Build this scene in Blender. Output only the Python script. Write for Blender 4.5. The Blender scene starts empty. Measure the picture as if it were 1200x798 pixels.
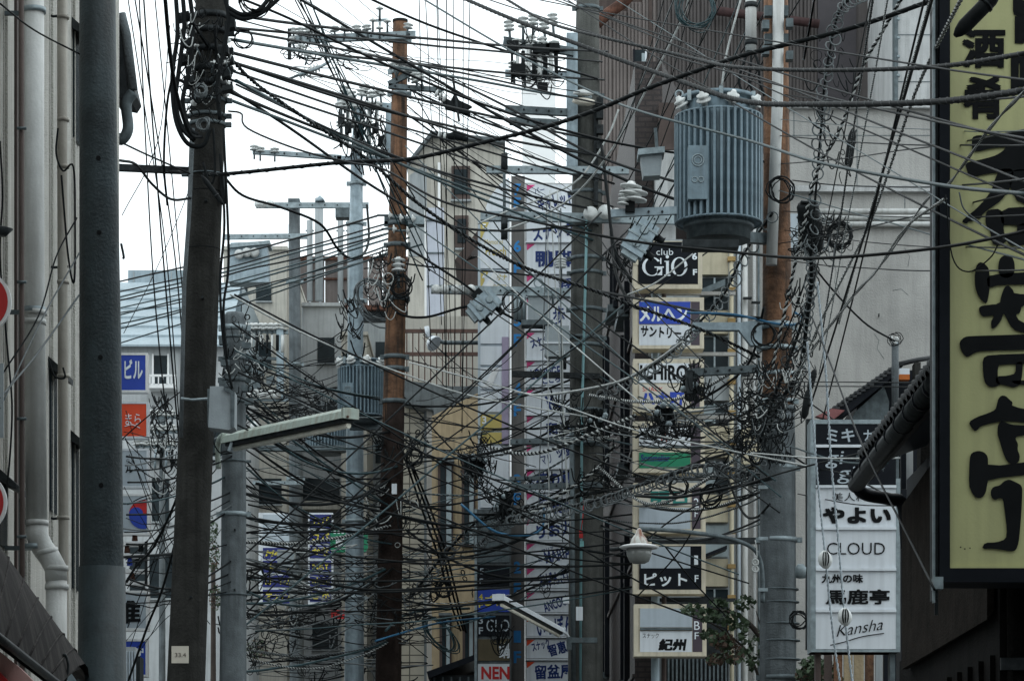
import bpy, math, random
from mathutils import Vector, Matrix
R = math.radians
rnd = random.Random(11)
SC = bpy.context.scene
COL = SC.collection
# ------------------------------------------------------------- camera
# level telephoto camera at eye height; verticals stay vertical, the lens is shifted up
F = 3600.0; EYE = 1.6; HOR = 1050.0; CX = 600.0; CY = 398.4
cam = bpy.data.objects.new('camera', bpy.data.cameras.new('camera'))
COL.objects.link(cam); SC.camera = cam
cam.location = (0, 0, EYE); cam.rotation_euler = (R(90), 0, 0)
cam.data.sensor_width = 36; cam.data.lens = 108.0
cam.data.shift_y = (HOR - CY) / 1200.0
cam.data.clip_start = 0.5; cam.data.clip_end = 3000
# ------------------------------------------------------------- world: overcast daylight
w = bpy.data.worlds.new('World'); SC.world = w; w.use_nodes = True
nt = w.node_tree; nt.nodes.clear()
out = nt.nodes.new('ShaderNodeOutputWorld'); bg = nt.nodes.new('ShaderNodeBackground')
sky = nt.nodes.new('ShaderNodeTexSky'); sky.sky_type = 'NISHITA'; sky.sun_disc = False
SUN_EL, SUN_AZ = 58, 25
sky.sun_elevation = R(SUN_EL); sky.sun_rotation = R(SUN_AZ)
tc = nt.nodes.new('ShaderNodeTexCoord'); ns = nt.nodes.new('ShaderNodeTexNoise')
ns.inputs['Scale'].default_value = 2.2; ns.inputs['Detail'].default_value = 5
cr = nt.nodes.new('ShaderNodeMapRange')
cr.inputs[1].default_value = .3; cr.inputs[2].default_value = .7
cr.inputs[3].default_value = .93; cr.inputs[4].default_value = 1.0
mx = nt.nodes.new('ShaderNodeMix'); mx.data_type = 'RGBA'
mx.inputs[7].default_value = (12.2, 13.4, 13.8, 1)
nt.links.new(tc.outputs['Generated'], ns.inputs['Vector'])
nt.links.new(ns.outputs['Fac'], cr.inputs[0]); nt.links.new(cr.outputs[0], mx.inputs[0])
nt.links.new(sky.outputs[0], mx.inputs[6]); nt.links.new(mx.outputs[2], bg.inputs[0])
bg.inputs[1].default_value = 0.15
nt.links.new(bg.outputs[0], out.inputs[0])
sun = bpy.data.objects.new('sun', bpy.data.lights.new('sun', 'SUN')); COL.objects.link(sun)
sun.data.energy = 0.5; sun.data.angle = R(25); sun.data.color = (1, .98, .95)
sun.rotation_euler = (R(90 - SUN_EL), 0, R(180 - SUN_AZ)); sun.location = (0, 0, 60)
SC.view_settings.view_transform = 'Standard'; SC.view_settings.look = 'None'
SC.view_settings.exposure = -0.3; SC.view_settings.gamma = 1; SC.view_settings.use_curve_mapping = False
SC.cycles.max_bounces = 4; SC.cycles.diffuse_bounces = 3

# ------------------------------------------------------------- helpers
def P(px, py, Y):                      # the place seen at a photo pixel, Y metres down the street
    return Vector(((px - CX) / F * Y, Y, EYE + (HOR - py) / F * Y))
def S(n, Y): return n / F * Y

def lin(c):
    return tuple((x / 12.92 if x <= .04045 else ((x + .055) / 1.055) ** 2.4) for x in c)

MATS = {}
def mat(name, col, rough=.75, metal=0.0, var=.2, scale=3.0, streak=0.0, col2=None, bump=.15, bscale=60, brick=None, spec=.35):
    m = bpy.data.materials.new(name); m.use_nodes = True; MATS[name] = m
    n = m.node_tree; b = n.nodes['Principled BSDF']
    b.inputs['Roughness'].default_value = rough; b.inputs['Metallic'].default_value = metal
    b.inputs['Specular IOR Level'].default_value = min(spec, .06) if max(col) < .04 else spec
    t = n.nodes.new('ShaderNodeTexCoord')
    nz = n.nodes.new('ShaderNodeTexNoise'); nz.inputs['Scale'].default_value = scale; nz.inputs['Detail'].default_value = 8
    nz.inputs['Roughness'].default_value = .65
    n.links.new(t.outputs['Object'], nz.inputs['Vector'])
    ramp = n.nodes.new('ShaderNodeValToRGB')
    ramp.color_ramp.elements[0].position = .35; ramp.color_ramp.elements[1].position = .65
    ramp.color_ramp.elements[0].color = tuple(max(0, c * (1 - var)) for c in col) + (1,)
    ramp.color_ramp.elements[1].color = tuple(min(1, c * (1 + var)) for c in col) + (1,)
    n.links.new(nz.outputs['Fac'], ramp.inputs['Fac']); last = ramp.outputs['Color']
    if streak:
        mp = n.nodes.new('ShaderNodeMapping'); mp.inputs['Scale'].default_value = (9, 9, .55)
        ns2 = n.nodes.new('ShaderNodeTexNoise'); ns2.inputs['Scale'].default_value = 1.6; ns2.inputs['Detail'].default_value = 6
        n.links.new(t.outputs['Object'], mp.inputs[0]); n.links.new(mp.outputs[0], ns2.inputs['Vector'])
        mr = n.nodes.new('ShaderNodeMapRange'); mr.inputs[1].default_value = .46; mr.inputs[2].default_value = .66
        mr.inputs[3].default_value = 0; mr.inputs[4].default_value = streak
        n.links.new(ns2.outputs['Fac'], mr.inputs[0])
        mm = n.nodes.new('ShaderNodeMix'); mm.data_type = 'RGBA'
        n.links.new(mr.outputs[0], mm.inputs[0]); n.links.new(last, mm.inputs[6])
        c2 = col2 or tuple(c * .35 for c in col)
        mm.inputs[7].default_value = tuple(c2) + (1,); last = mm.outputs[2]
    if brick:                              # far, small tiles: (width, height, mortar colour)
        sx = n.nodes.new('ShaderNodeSeparateXYZ'); ad = n.nodes.new('ShaderNodeMath'); cb = n.nodes.new('ShaderNodeCombineXYZ')
        n.links.new(t.outputs['Object'], sx.inputs[0]); n.links.new(sx.outputs[0], ad.inputs[0]); n.links.new(sx.outputs[1], ad.inputs[1])
        n.links.new(ad.outputs[0], cb.inputs[0]); n.links.new(sx.outputs[2], cb.inputs[1])
        bt = n.nodes.new('ShaderNodeTexBrick'); bt.inputs['Scale'].default_value = 1
        bt.inputs['Brick Width'].default_value = brick[0]; bt.inputs['Row Height'].default_value = brick[1]
        bt.inputs['Mortar Size'].default_value = .012; bt.inputs['Mortar'].default_value = tuple(brick[2]) + (1,)
        bt.offset = 0 if len(brick) > 3 else .5
        n.links.new(cb.outputs[0], bt.inputs['Vector']); n.links.new(last, bt.inputs['Color1']); n.links.new(last, bt.inputs['Color2'])
        last = bt.outputs['Color']
    n.links.new(last, b.inputs['Base Color'])
    if bump:
        nb = n.nodes.new('ShaderNodeTexNoise'); nb.inputs['Scale'].default_value = bscale; nb.inputs['Detail'].default_value = 4
        n.links.new(t.outputs['Object'], nb.inputs['Vector'])
        bm = n.nodes.new('ShaderNodeBump'); bm.inputs['Strength'].default_value = bump; bm.inputs['Distance'].default_value = .02
        n.links.new(nb.outputs['Fac'], bm.inputs['Height']); n.links.new(bm.outputs[0], b.inputs['Normal'])
    return m

class MB:
    """collects boxes, tubes and prisms in world metres; becomes ONE mesh"""
    def __init__(s): s.v = []; s.f = []; s.sm = []
    def add(s, vs, fs, smooth=False):
        o = len(s.v); s.v += [tuple(v) for v in vs]
        s.f += [tuple(i + o for i in f) for f in fs]; s.sm += [smooth] * len(fs); return s
    def box(s, x0, x1, y0, y1, z0, z1):
        x0, x1 = min(x0, x1), max(x0, x1); z0, z1 = min(z0, z1), max(z0, z1)
        vs = [(x, y, z) for x in (x0, x1) for y in (y0, y1) for z in (z0, z1)]
        return s.add(vs, [(0,1,3,2),(4,6,7,5),(0,4,5,1),(2,3,7,6),(0,2,6,4),(1,5,7,3)])
    def pbox(s, px0, px1, py0, py1, Y, d, dy=0):   # box whose front face fills these photo pixels at distance Y
        a = P(px0, py1, Y); b = P(px1, py0, Y)
        return s.box(a.x, b.x, Y + dy, Y + dy + d, a.z, b.z)
    def obox(s, c, u, v, w_):                      # centre and three half-axis vectors
        c = Vector(c); u = Vector(u); v = Vector(v); w_ = Vector(w_)
        vs = [c + a * u + b * v + e * w_ for a in (-1, 1) for b in (-1, 1) for e in (-1, 1)]
        return s.add(vs, [(0,1,3,2),(4,6,7,5),(0,4,5,1),(2,3,7,6),(0,2,6,4),(1,5,7,3)])
    def beam(s, a, b, w_, h, up=(0, 0, 1)):
        a = Vector(a); b = Vector(b); d = (b - a); L = d.length; d.normalize()
        sd = d.cross(Vector(up))
        if sd.length < 1e-4: sd = d.cross(Vector((0, 1, 0)))
        sd.normalize(); u2 = sd.cross(d)
        return s.obox((a + b) / 2, d * L / 2, sd * w_ / 2, u2 * h / 2)
    def tube(s, pts, r, n=6, cap=True, smooth=True):
        pts = [Vector(p) for p in pts]; m = len(pts)
        if m < 2: return s
        vs = []; prev = None
        for i, p in enumerate(pts):
            t = (pts[min(i + 1, m - 1)] - pts[max(i - 1, 0)])
            if t.length < 1e-7: t = Vector((0, 0, 1))
            t.normalize()
            if prev is None:
                a = Vector((0, 0, 1)) if abs(t.z) < .9 else Vector((1, 0, 0))
                prev = t.cross(a).normalized()
            prev = prev - t * prev.dot(t)
            if prev.length < 1e-5: prev = t.orthogonal()
            prev.normalize(); q = t.cross(prev)
            rr = r[i] if isinstance(r, (list, tuple)) else r
            for k in range(n):
                an = 2 * math.pi * k / n
                vs.append(p + prev * (rr * math.cos(an)) + q * (rr * math.sin(an)))
        fs = []
        for i in range(m - 1):
            for k in range(n):
                a = i * n + k; b = i * n + (k + 1) % n
                fs.append((a, b, b + n, a + n))
        s.add(vs, fs, smooth)
        if cap:
            o = len(s.v) - m * n
            s.f.append(tuple(range(o, o + n))[::-1]); s.f.append(tuple(range(o + (m - 1) * n, o + m * n))); s.sm += [False, False]
        return s
    def lathe(s, c, prof, axis=(0, 0, 1), n=16):   # prof: (distance along axis, radius); sharp steps kept by doubling
        ax = Vector(axis).normalized(); c = Vector(c)
        s.tube([c + ax * (p[0] + i * 1e-5) for i, p in enumerate(prof)], [p[1] for p in prof], n); return s
    def prism(s, poly, y0, y1):                    # poly: (x, z) outline in world metres, between two depths
        n = len(poly)
        ar = sum(poly[i][0] * poly[(i + 1) % n][1] - poly[(i + 1) % n][0] * poly[i][1] for i in range(n))
        if ar < 0: poly = poly[::-1]
        vs = [(x, y0, z) for x, z in poly] + [(x, y1, z) for x, z in poly]
        fs = [tuple(range(n)), tuple(range(n, 2 * n))[::-1]] + [(i, i + n, (i + 1) % n + n, (i + 1) % n) for i in range(n)]
        return s.add(vs, fs)
    def pprism(s, poly, Y, d, dy=0):
        return s.prism([(P(a, b, Y).x, P(a, b, Y).z) for a, b in poly], Y + dy, Y + dy + d)
    def ring(s, c, Rr, r, nrm=(0, 1, 0), n=18, k=5, jit=0, squash=1):
        nrm = Vector(nrm).normalized(); u = nrm.orthogonal().normalized(); v = nrm.cross(u); c = Vector(c)
        ph = rnd.random() * 6
        pts = [c + u * (Rr * math.cos(ph + 2 * math.pi * i / n)) + v * (Rr * squash * math.sin(ph + 2 * math.pi * i / n)) + Vector((rnd.gauss(0, jit), rnd.gauss(0, jit), rnd.gauss(0, jit))) for i in range(n + 1)]
        return s.tube(pts, r, k, cap=False)
    def mesh(s, name, m, org=(0, 0, 0)):
        me = bpy.data.meshes.new(name); ox, oy, oz = org
        me.from_pydata([(x - ox, y - oy, z - oz) for x, y, z in s.v], [], s.f)
        me.polygons.foreach_set('use_smooth', s.sm); me.materials.append(m); me.update(); return me

def props(o, label=None, cat=None, group=None, kind=None):
    if label: o['label'] = label
    if cat: o['category'] = cat
    if group: o['group'] = group
    if kind: o['kind'] = kind
    return o
class T:
    """a thing: an Empty at its base that parents its parts"""
    def __init__(s, name, label, cat, loc, group=None, kind=None):
        s.o = bpy.data.objects.new(name, None); COL.objects.link(s.o); s.loc = Vector(loc); s.o.location = s.loc
        s.o.empty_display_size = .1
        props(s.o, label, cat, group, kind)
    def part(s, name, mb, m, parent=None, label=None, kind=None):
        o = bpy.data.objects.new(name, mb.mesh(name, m, s.loc)); COL.objects.link(o); o.parent = parent or s.o
        return props(o, label, kind=kind)
    def inst(s, name, me, loc, rot=(0, 0, 0), sc=(1, 1, 1), parent=None):   # loc in world metres
        o = bpy.data.objects.new(name, me); COL.objects.link(o); o.parent = parent or s.o
        o.location = Vector(loc) - s.loc; o.rotation_euler = rot; o.scale = sc if isinstance(sc, tuple) else (sc,) * 3; return o
def solo(name, mb, m, label=None, cat=None, group=None, kind=None, loc=None):
    loc = Vector(loc if loc is not None else mb.v[0])
    o = bpy.data.objects.new(name, mb.mesh(name, m, loc)); COL.objects.link(o); o.location = loc
    return props(o, label, cat, group, kind)
GLY = {}
def glyphs(body, bold, shear):
    k = (body, bold, shear)
    if k not in GLY:
        c = bpy.data.curves.new('lettering', 'FONT'); c.body = body; c.offset = bold; c.shear = shear; c.resolution_u = 3
        o = bpy.data.objects.new('lettering', c); COL.objects.link(o); bpy.context.view_layer.update()
        me = bpy.data.meshes.new_from_object(o.evaluated_get(bpy.context.evaluated_depsgraph_get()))
        bpy.data.objects.remove(o)
        GLY[k] = ([tuple(v.co) for v in me.vertices], [tuple(p.vertices) for p in me.polygons])
    return GLY[k]
def text(t, body, px0, px1, py0, py1, Y, m, parent=None, bold=.02, shear=0, rot=0, dy=-.004, name='lettering', flat=False):
    """lettering filling the pixel box, on the plane at distance Y facing the street"""
    cjk = any(ord(ch) > 0x2000 for ch in body); extra = 0
    if cjk and bold > .012: extra = bold * .8; bold = .008
    elif bold > .035: bold = .035
    vs, fs = glyphs(body, bold, shear)
    xs = [v[0] for v in vs]; ys = [v[1] for v in vs]
    x0, x1, y0, y1 = min(xs), max(xs), min(ys), max(ys)
    a = P(px0, py1, Y); b = P(px1, py0, Y); sx = (b.x - a.x) / (x1 - x0); sz = (b.z - a.z) / (y1 - y0)
    c = (a + b) / 2; ca, sa = math.cos(R(rot)), math.sin(R(rot)); mb = MB()
    k_ = 0
    for ex, ey in (((-1,-1),(1,-1),(1,1),(-1,1),(0,0)) if extra else ((0,0),)):   # heavier strokes: stacked offsets
        o = []
        for v in vs:
            u = (v[0] + ex * extra - (x0 + x1) / 2) * sx; q = (v[1] + ey * extra - (y0 + y1) / 2) * sz
            o.append((c.x + u * ca - q * sa, Y + dy - k_ * .0004, c.z + u * sa + q * ca))
        mb.add(o, fs); k_ += 1
    return t.part(name, mb, m, parent)
# ------------------------------------------------------------- materials
asphalt = mat('asphalt', (.05,.05,.052), .9, var=.3, scale=8)
paving = mat('paving', (.2,.2,.19), .85, var=.2)
line_paint = mat('line_paint', (.7,.7,.68), .7)
conc_dark = mat('concrete_brown', (.033,.033,.031), .9, var=.28, scale=5, streak=.45, bump=.5, bscale=50)
conc_grey = mat('concrete_grey', (.125,.143,.152), .9, var=.25, scale=5, streak=.5, bump=.45, bscale=60)
conc_warm = mat('concrete_warm', (.078,.08,.074), .9, var=.25, scale=5, streak=.5, bump=.45, bscale=60)
pole_steel = mat('steel_pole_paint', (.028,.04,.045), .55, .15, var=.35, scale=6, streak=.5, bump=.25, bscale=70)
steel_blue = mat('galvanised_blue', (.3,.37,.41), .5, .35, var=.2, scale=9, streak=.3, bump=.1)
galv = mat('galvanised', (.26,.31,.33), .5, .45, var=.25, scale=12, bump=.1)
galv_dk = mat('galvanised_dull', (.11,.135,.145), .6, .4, var=.3, scale=12, streak=.3, bump=.15)
darkmetal = mat('dark_metal', (.03,.034,.036), .5, .4, var=.4, scale=10)
rustmetal = mat('rusty_metal', (.1,.045,.03), .85, .1, var=.5, scale=9, streak=.5)
wood = mat('creosoted_wood', (.14,.072,.04), .85, var=.6, scale=4, streak=.97, col2=(.03,.02,.014), bump=.8, bscale=25)
wood_dk = mat('tarred_wood', (.022,.016,.014), .9, var=.4, scale=5, streak=.4, bump=.8, bscale=25)
porc = mat('porcelain', (.58,.6,.59), .3, var=.12, scale=20, bump=0, spec=.5)
rubber = mat('black_rubber', (.012,.014,.015), .5, var=.3, scale=15, bump=.05)
cab_black = mat('cable_black', (.011,.013,.014), .55, var=.3, scale=5, bump=0)
cab_grey = mat('cable_grey', (.1,.115,.12), .55, var=.3, scale=5, bump=0)
cab_lash = mat('cable_lashing', (.035,.04,.042), .6, var=.3, scale=5, bump=0)
cab_pale = mat('cable_pale', (.45,.47,.46), .5, var=.25, scale=8, bump=0)
cab_teal = mat('cable_teal', (.02,.05,.058), .5, var=.3, scale=5, bump=0)
cab_blue = mat('cable_blue', (.03,.13,.24), .45, var=.2, scale=5, bump=0)
tr_paint = mat('transformer_paint', (.17,.235,.275), .5, .1, var=.2, scale=7, streak=.55, col2=(.09,.11,.12), bump=.15)
box_grey = mat('box_grey', (.3,.34,.36), .5, .05, var=.1, scale=6, streak=.25)
wallL = mat('panel_cement', (.56,.55,.51), .9, var=.1, scale=2.5, streak=.45, col2=(.28,.26,.22), bump=.9, bscale=110)
stripbr = mat('brown_trim', (.07,.05,.044), .7, var=.2, streak=.3)
pvc = mat('pipe_grey', (.5,.51,.5), .5, var=.12, scale=4, streak=.4, col2=(.2,.19,.17))
pvc_beige = mat('pipe_beige', (.36,.34,.3), .6, var=.15, scale=4, streak=.5, col2=(.16,.13,.1))
awn = mat('awning_metal', (.017,.015,.015), .7, 0, var=.35, scale=5, streak=.5, col2=(.07,.064,.06), bump=.2)
pink = mat('pink_canvas', (.42,.26,.24), .8, var=.1)
red = mat('sign_red', (.42,.02,.02), .45, var=.08, bump=0)
white = mat('white_paint', (.78,.79,.79), .5, var=.06, streak=.15, bump=.03)
panelw = mat('sign_face_white', (.66,.7,.74), .45, var=.06, scale=2, streak=.18, bump=.03)
panelg = mat('sign_face_grey', (.42,.48,.53), .4, var=.08, scale=2, streak=.15, bump=.03)
frame_cream = mat('sign_frame_cream', (.6,.54,.42), .6, var=.12, streak=.3)
blk = mat('sign_black', (.012,.014,.018), .45, var=.2, bump=.02)
ink = mat('ink_black', (.01,.011,.012), .6, bump=0)
navy = mat('sign_navy', (.012,.02,.15), .45, var=.1, bump=.02)
blueink = mat('ink_blue', (.008,.028,.14), .6, bump=0)
bright = mat('numeral_blue', (.02,.2,.5), .5, bump=0)
signblue = mat('sign_blue', (.02,.06,.4), .45, var=.08, bump=0)
whiteink = mat('ink_white', (.75,.8,.84), .5, bump=0)
yelink = mat('ink_yellow', (.65,.55,.06), .5, bump=0)
gold = mat('sign_gold', (.5,.4,.12), .5, var=.1, bump=0)
green = mat('sign_green', (.01,.2,.1), .45, var=.08, bump=0)
greenink = mat('ink_green', (.02,.2,.17), .5, bump=0)
redink = mat('ink_red', (.5,.02,.02), .5, bump=0)
orange = mat('sign_orange', (.72,.07,.02), .45, var=.06, bump=0)
magenta = mat('sign_magenta', (.6,.05,.2), .5, bump=0)
cream = mat('sign_face_cream', (.6,.56,.48), .5, var=.06, bump=.02)
plum = mat('sign_plum', (.06,.045,.06), .5, var=.1, bump=0)
purple = mat('panel_purple', (.34,.29,.4), .6, var=.15)
olive = mat('sign_face_olive', (.47,.47,.235), .5, var=.05, scale=1.5, streak=.45, col2=(.37,.36,.19), bump=.06)
towercol = mat('tower_column', (.13,.125,.12), .7, var=.15, streak=.3)
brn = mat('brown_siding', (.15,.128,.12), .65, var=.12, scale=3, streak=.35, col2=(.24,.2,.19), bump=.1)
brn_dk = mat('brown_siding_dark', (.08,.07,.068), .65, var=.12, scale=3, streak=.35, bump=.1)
tile_dk = mat('dark_wall_tile', (.045,.034,.032), .6, var=.3, scale=9, bump=.3, brick=(.2,.07,(.025,.02,.02)))
glass = mat('dark_glass', (.02,.028,.032), .12, var=.3, scale=2, bump=0, spec=.6)
glass_g = mat('frosted_glass', (.3,.36,.38), .35, var=.15, scale=3, streak=.3, bump=.1)
stucco = mat('grey_render', (.365,.36,.345), .9, var=.18, scale=.8, streak=.3, col2=(.22,.22,.215), bump=.5, bscale=45)
stucco_l = mat('pale_render', (.46,.47,.47), .9, var=.1, scale=2, streak=.35, bump=.6, bscale=70)
creamw = mat('cream_panel', (.5,.45,.33), .8, var=.1, scale=3, streak=.3)
beige = mat('beige_render', (.47,.45,.4), .9, var=.1, scale=1, streak=.35, bump=.3, bscale=20)
beige2 = mat('beige_warm', (.4,.36,.29), .9, var=.1, scale=1, streak=.4, bump=.3, bscale=20)
ochre = mat('ochre_render', (.4,.315,.2), .9, var=.12, scale=2, streak=.45, bump=.4, bscale=40)
gridw = mat('beige_tile', (.33,.31,.26), .8, var=.1, brick=(.36,.2,(.08,.075,.065), 0))
paleblue = mat('pale_blue_metal', (.3,.37,.41), .5, .1, var=.08, scale=2, streak=.2)
palew = mat('far_white_wall', (.42,.44,.45), .9, var=.14, scale=1, streak=.25, bump=.1)
palew2 = mat('far_grey_wall', (.32,.345,.355), .9, var=.12, scale=1, streak=.35, bump=.1)
lilac = mat('lilac_pillar', (.5,.53,.6), .7, var=.06, streak=.15)
brownfence = mat('brown_rail', (.1,.06,.05), .7, .1, var=.3)
tile_roof = mat('roof_tile', (.035,.038,.041), .55, var=.3, scale=6, bump=.3)
blackwood = mat('black_wood', (.009,.0085,.008), .8, var=.4, scale=5, streak=.4, bump=.5)
brownmud = mat('brown_mud_wall', (.024,.02,.017), .95, var=.35, scale=5, streak=.35, bump=.6)
lampgreen = mat('lamp_green', (.38,.44,.39), .55, var=.12, scale=8, streak=.35, col2=(.18,.09,.04))
diffuser = mat('lamp_diffuser', (.8,.77,.66), .35, var=.15, scale=8)
bowl = mat('lamp_bowl', (.2,.21,.2), .25, var=.15, spec=.6, bump=0)
leaf_g = mat('leaf_green', (.035,.06,.028), .6, var=.4, scale=9, bump=0)
leaf_r = mat('leaf_red', (.075,.045,.03), .6, var=.4, scale=9, bump=0)
bark = mat('bark', (.05,.04,.035), .9, var=.3, bump=.5)
soil = mat('ground_concrete', (.1,.1,.095), .95, var=.3, scale=2)

# ------------------------------------------------------------- ground (below the frame, but it is there)
solo('ground', MB().add([(-400,-60,0),(400,-60,0),(400,900,0),(-400,900,0)], [(0,1,2,3)]), soil, kind='structure', loc=(0,0,0))
solo('road', MB().add([(-1.9,-40,.004),(1.9,-40,.004),(1.2,26,.004),(-3,110,.004),(-7,110,.004),(-2.3,26,.004)], [(0,1,2,3,4,5)]), asphalt, kind='structure', loc=(0,0,0))
solo('pavement', MB().box(1.9,2.9,-40,24,0,.12), paving, kind='structure')
solo('pavement', MB().box(-2.5,-1.95,-40,19,0,.12), paving, kind='structure')

t = T('added_side_building', 'unseen plain grey building added beside the camera to darken the street', 'building', (3, 0, 0))  # unseen flank added to cut sky light, so the lower street darkens
t.part('wall', MB().box(3, 10, -30, 11.5, 0, 9), conc_grey)
for k in range(6):
    for z in (1, 4, 6.6): t.part('window', MB().box(2.97, 3.02, -26+k*6, -23.5+k*6, z, z+1.5), glass)
t = T('added_end_building', 'unseen tall grey building added behind the camera to block low sky light', 'building', (0, -34, 0))  # added out of view to hold back the low sky behind the camera
t.part('wall', MB().box(-12, 12, -44, -34, 0, 16), conc_grey)
for k in range(7):
    for q in range(5): t.part('window', MB().box(-10+k*3, -8.4+k*3, -34.02, -33.96, 1+q*3, 2.5+q*3), glass)
# ------------------------------------------------------------- left building (close, receding wall)
XW = -2.45
def wy(px): return -XW * F / (CX - px)          # distance at which the left wall plane crosses a photo column
t = T('panel_building', 'pale cement panel building on the left behind the dark steel pole', 'building', (XW, 14.5, 0))
mb = MB().box(-9, XW - .06, -12, 19.4, 0, 11.4); t.part('wall', mb, stripbr)
cuts = [-2000, -900, -420, -160, -60, 4, 17, 31, 58, 71, 84, 100, 118, 140]
for i in range(len(cuts) - 1):
    y0, y1 = wy(cuts[i]) + .012, wy(cuts[i + 1]) - .012
    if cuts[i] == 17: 
        t.part('window_strip', MB().box(XW - .055, XW - .03, y0, y1, 0, 11), glass)
        t.part('window_frame', MB().box(XW - .05, XW + .01, y0, y0 + .05, 0, 11), stripbr); continue
    t.part('wall_panel', MB().box(XW - .06, XW, y0, y1, 0, 11.4), wallL)
    if y1 - y0 > .1:
        t.part('panel_rib', MB().box(XW + .001, XW + .014, y0 + .03, y0 + .05, 0, 11.3), wallL)
# shallow hoods and narrow dark windows
for px, a, b in ((61, 435, 600), (87, 690, 520), (2, 565, 640), (88, 165, 40)):
    Yw = wy(px); z0 = P(0, max(a, b), Yw).z; z1 = P(0, min(a, b), Yw).z
    w_ = t.part('window', MB().box(XW + .001, XW + .01, Yw - .1, Yw + .12, z0, z1), glass)
    t.part('hood', MB().prism([(XW, z1 + .06), (XW + .09, z1 - .02), (XW + .09, z1 - .05), (XW, z1)], Yw - .14, Yw + .16), darkmetal, w_)
t.part('roof_slab', MB().box(-9.2, XW + .12, -12, 19.6, 11.41, 11.7), stucco)
# the big downpipe with its swan neck
def path(pts, Y): return [P(a, b, Y) for a, b in pts]
Yp = 14.75; r_ = S(12.5, Yp)
t2 = T('downpipe', 'thick pale grey downpipe with a swan neck above the dark awning', 'pipe', P(65, 1400, Yp).xy.to_3d())
t2.part('upper_pipe', MB().tube([P(39, -60, Yp), P(39.5, 300, Yp), P(43, 620, Yp)], r_, 20), pvc)
bend = [(43, 612), (44, 628), (50, 641), (58, 652), (65, 665), (66, 680)]
t2.part('elbow', MB().tube(path(bend, Yp), r_ * 1.04, 20), pvc)
t2.part('lower_pipe', MB().tube([P(66, 675, Yp), P(67, 1200, Yp)], r_, 20), pvc)
for (x, y) in ((43, 612), (54.5, 646.5), (66, 665), (66.5, 687), (41, 366), (40, 377)):
    d = Vector((.25, 0, -1)) if y == 646.5 else Vector((0, 0, 1))
    c = P(x, y, Yp); d.normalize()
    t2.part('collar', MB().tube([c - d * .012, c + d * .012], r_ * 1.13, 20), pvc)
for y in (12, 363, 640):
    c = P(40, y, Yp); rr = r_ * 1.12
    b_ = t2.part('bracket', MB().tube([c - Vector((0,0,.012)), c + Vector((0,0,.012))], rr, 20), galv)
    t2.part('bracket_arm', MB().beam(c + Vector((-.03, .05, 0)), c + Vector((-.15, .05, 0)), .02, .02), galv_dk, b_)
Yp = 15.6; rr = S(6, Yp)
t2 = T('downpipe', 'narrow stained beige downpipe beside the thick grey one', 'pipe', P(75, 1400, Yp).xy.to_3d())
t2.part('upper_pipe', MB().tube([P(73, -60, Yp), P(73, 200, Yp), P(75, 800, Yp), P(75, 1300, Yp)], rr, 14), pvc_beige)
for y in (20, 140, 195, 330, 440, 606):
    t2.part('collar', MB().tube([P(74, y + 2, Yp), P(74, y - 2, Yp)], rr * 1.2, 14), pvc_beige)
for y in (18, 312, 606):
    t2.part('bracket', MB().tube([P(80, y, Yp), P(62, y + 1, Yp), P(60, y, Yp)], .007, 6), darkmetal)
t2 = T('downpipe', 'thin dark pipe standing left of the thick grey downpipe', 'pipe', P(24, 1400, 14.6).xy.to_3d())
t2.part('tube', MB().tube([P(25, -60, 14.62), P(27, 1300, 14.62)], S(3, 14.6), 10), stripbr)
for y in (150, 330, 490, 628): t2.part('clip', MB().tube([P(20, y, 14.6), P(31, y, 14.6)], .008, 6), galv_dk)
# wires loose on the wall
def smooth(pts, n=6):
    pts = [Vector(p) for p in pts]
    if len(pts) < 3: return pts
    q = [pts[0] * 2 - pts[1]] + pts + [pts[-1] * 2 - pts[-2]]; out = []
    for i in range(1, len(q) - 2):
        a, b, c, d = q[i-1:i+3]
        for k in range(n):
            u = k / n
            out.append(.5 * ((2*b) + (c-a)*u + (2*a-5*b+4*c-d)*u*u + (3*b-a-3*c+d)*u*u*u))
    out.append(pts[-1]); return out
for pts, lb in (([(68,150),(66,180),(74,200),(86,195),(88,260),(87,330),(80,300),(72,205)], 'loose dark wire looping round the narrow beige downpipe'),
           ([(0,165),(3,230),(0,300),(8,400),(14,470),(12,530),(6,590)], 'loose dark wire hanging down the panel wall near the red signs'),
           ([(57,420),(64,440),(76,442),(74,430)], 'short loose wire end beside the narrow downpipe')):
    solo('loose_wire', MB().tube(smooth([P(a,b,14.5) for a,b in pts]), .005, 5), cab_black, lb, 'wire')
# eave end with gutter hopper showing past the steel pole
t2 = T('gutter_hopper', 'dark grey eave end and gutter outlet behind the steel pole at upper left', 'gutter', P(148, 150, 19.3))
t2.part('eave_end', MB().pprism([(133,14),(141,18),(146,30),(147,60),(158,108),(153,116),(133,112)], 19.3, .35), darkmetal)
t2.part('gutter', MB().tube([P(142,16,19.3),P(148,40,19.3),P(156,105,19.3)], .03, 10), conc_grey)
t2.part('spout', MB().tube(smooth([P(156,108,19.3),P(148,122,19.3),P(150,150,19.3),P(143,163,19.3),P(135,160,19.3)]), .035, 10), galv_dk)
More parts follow.
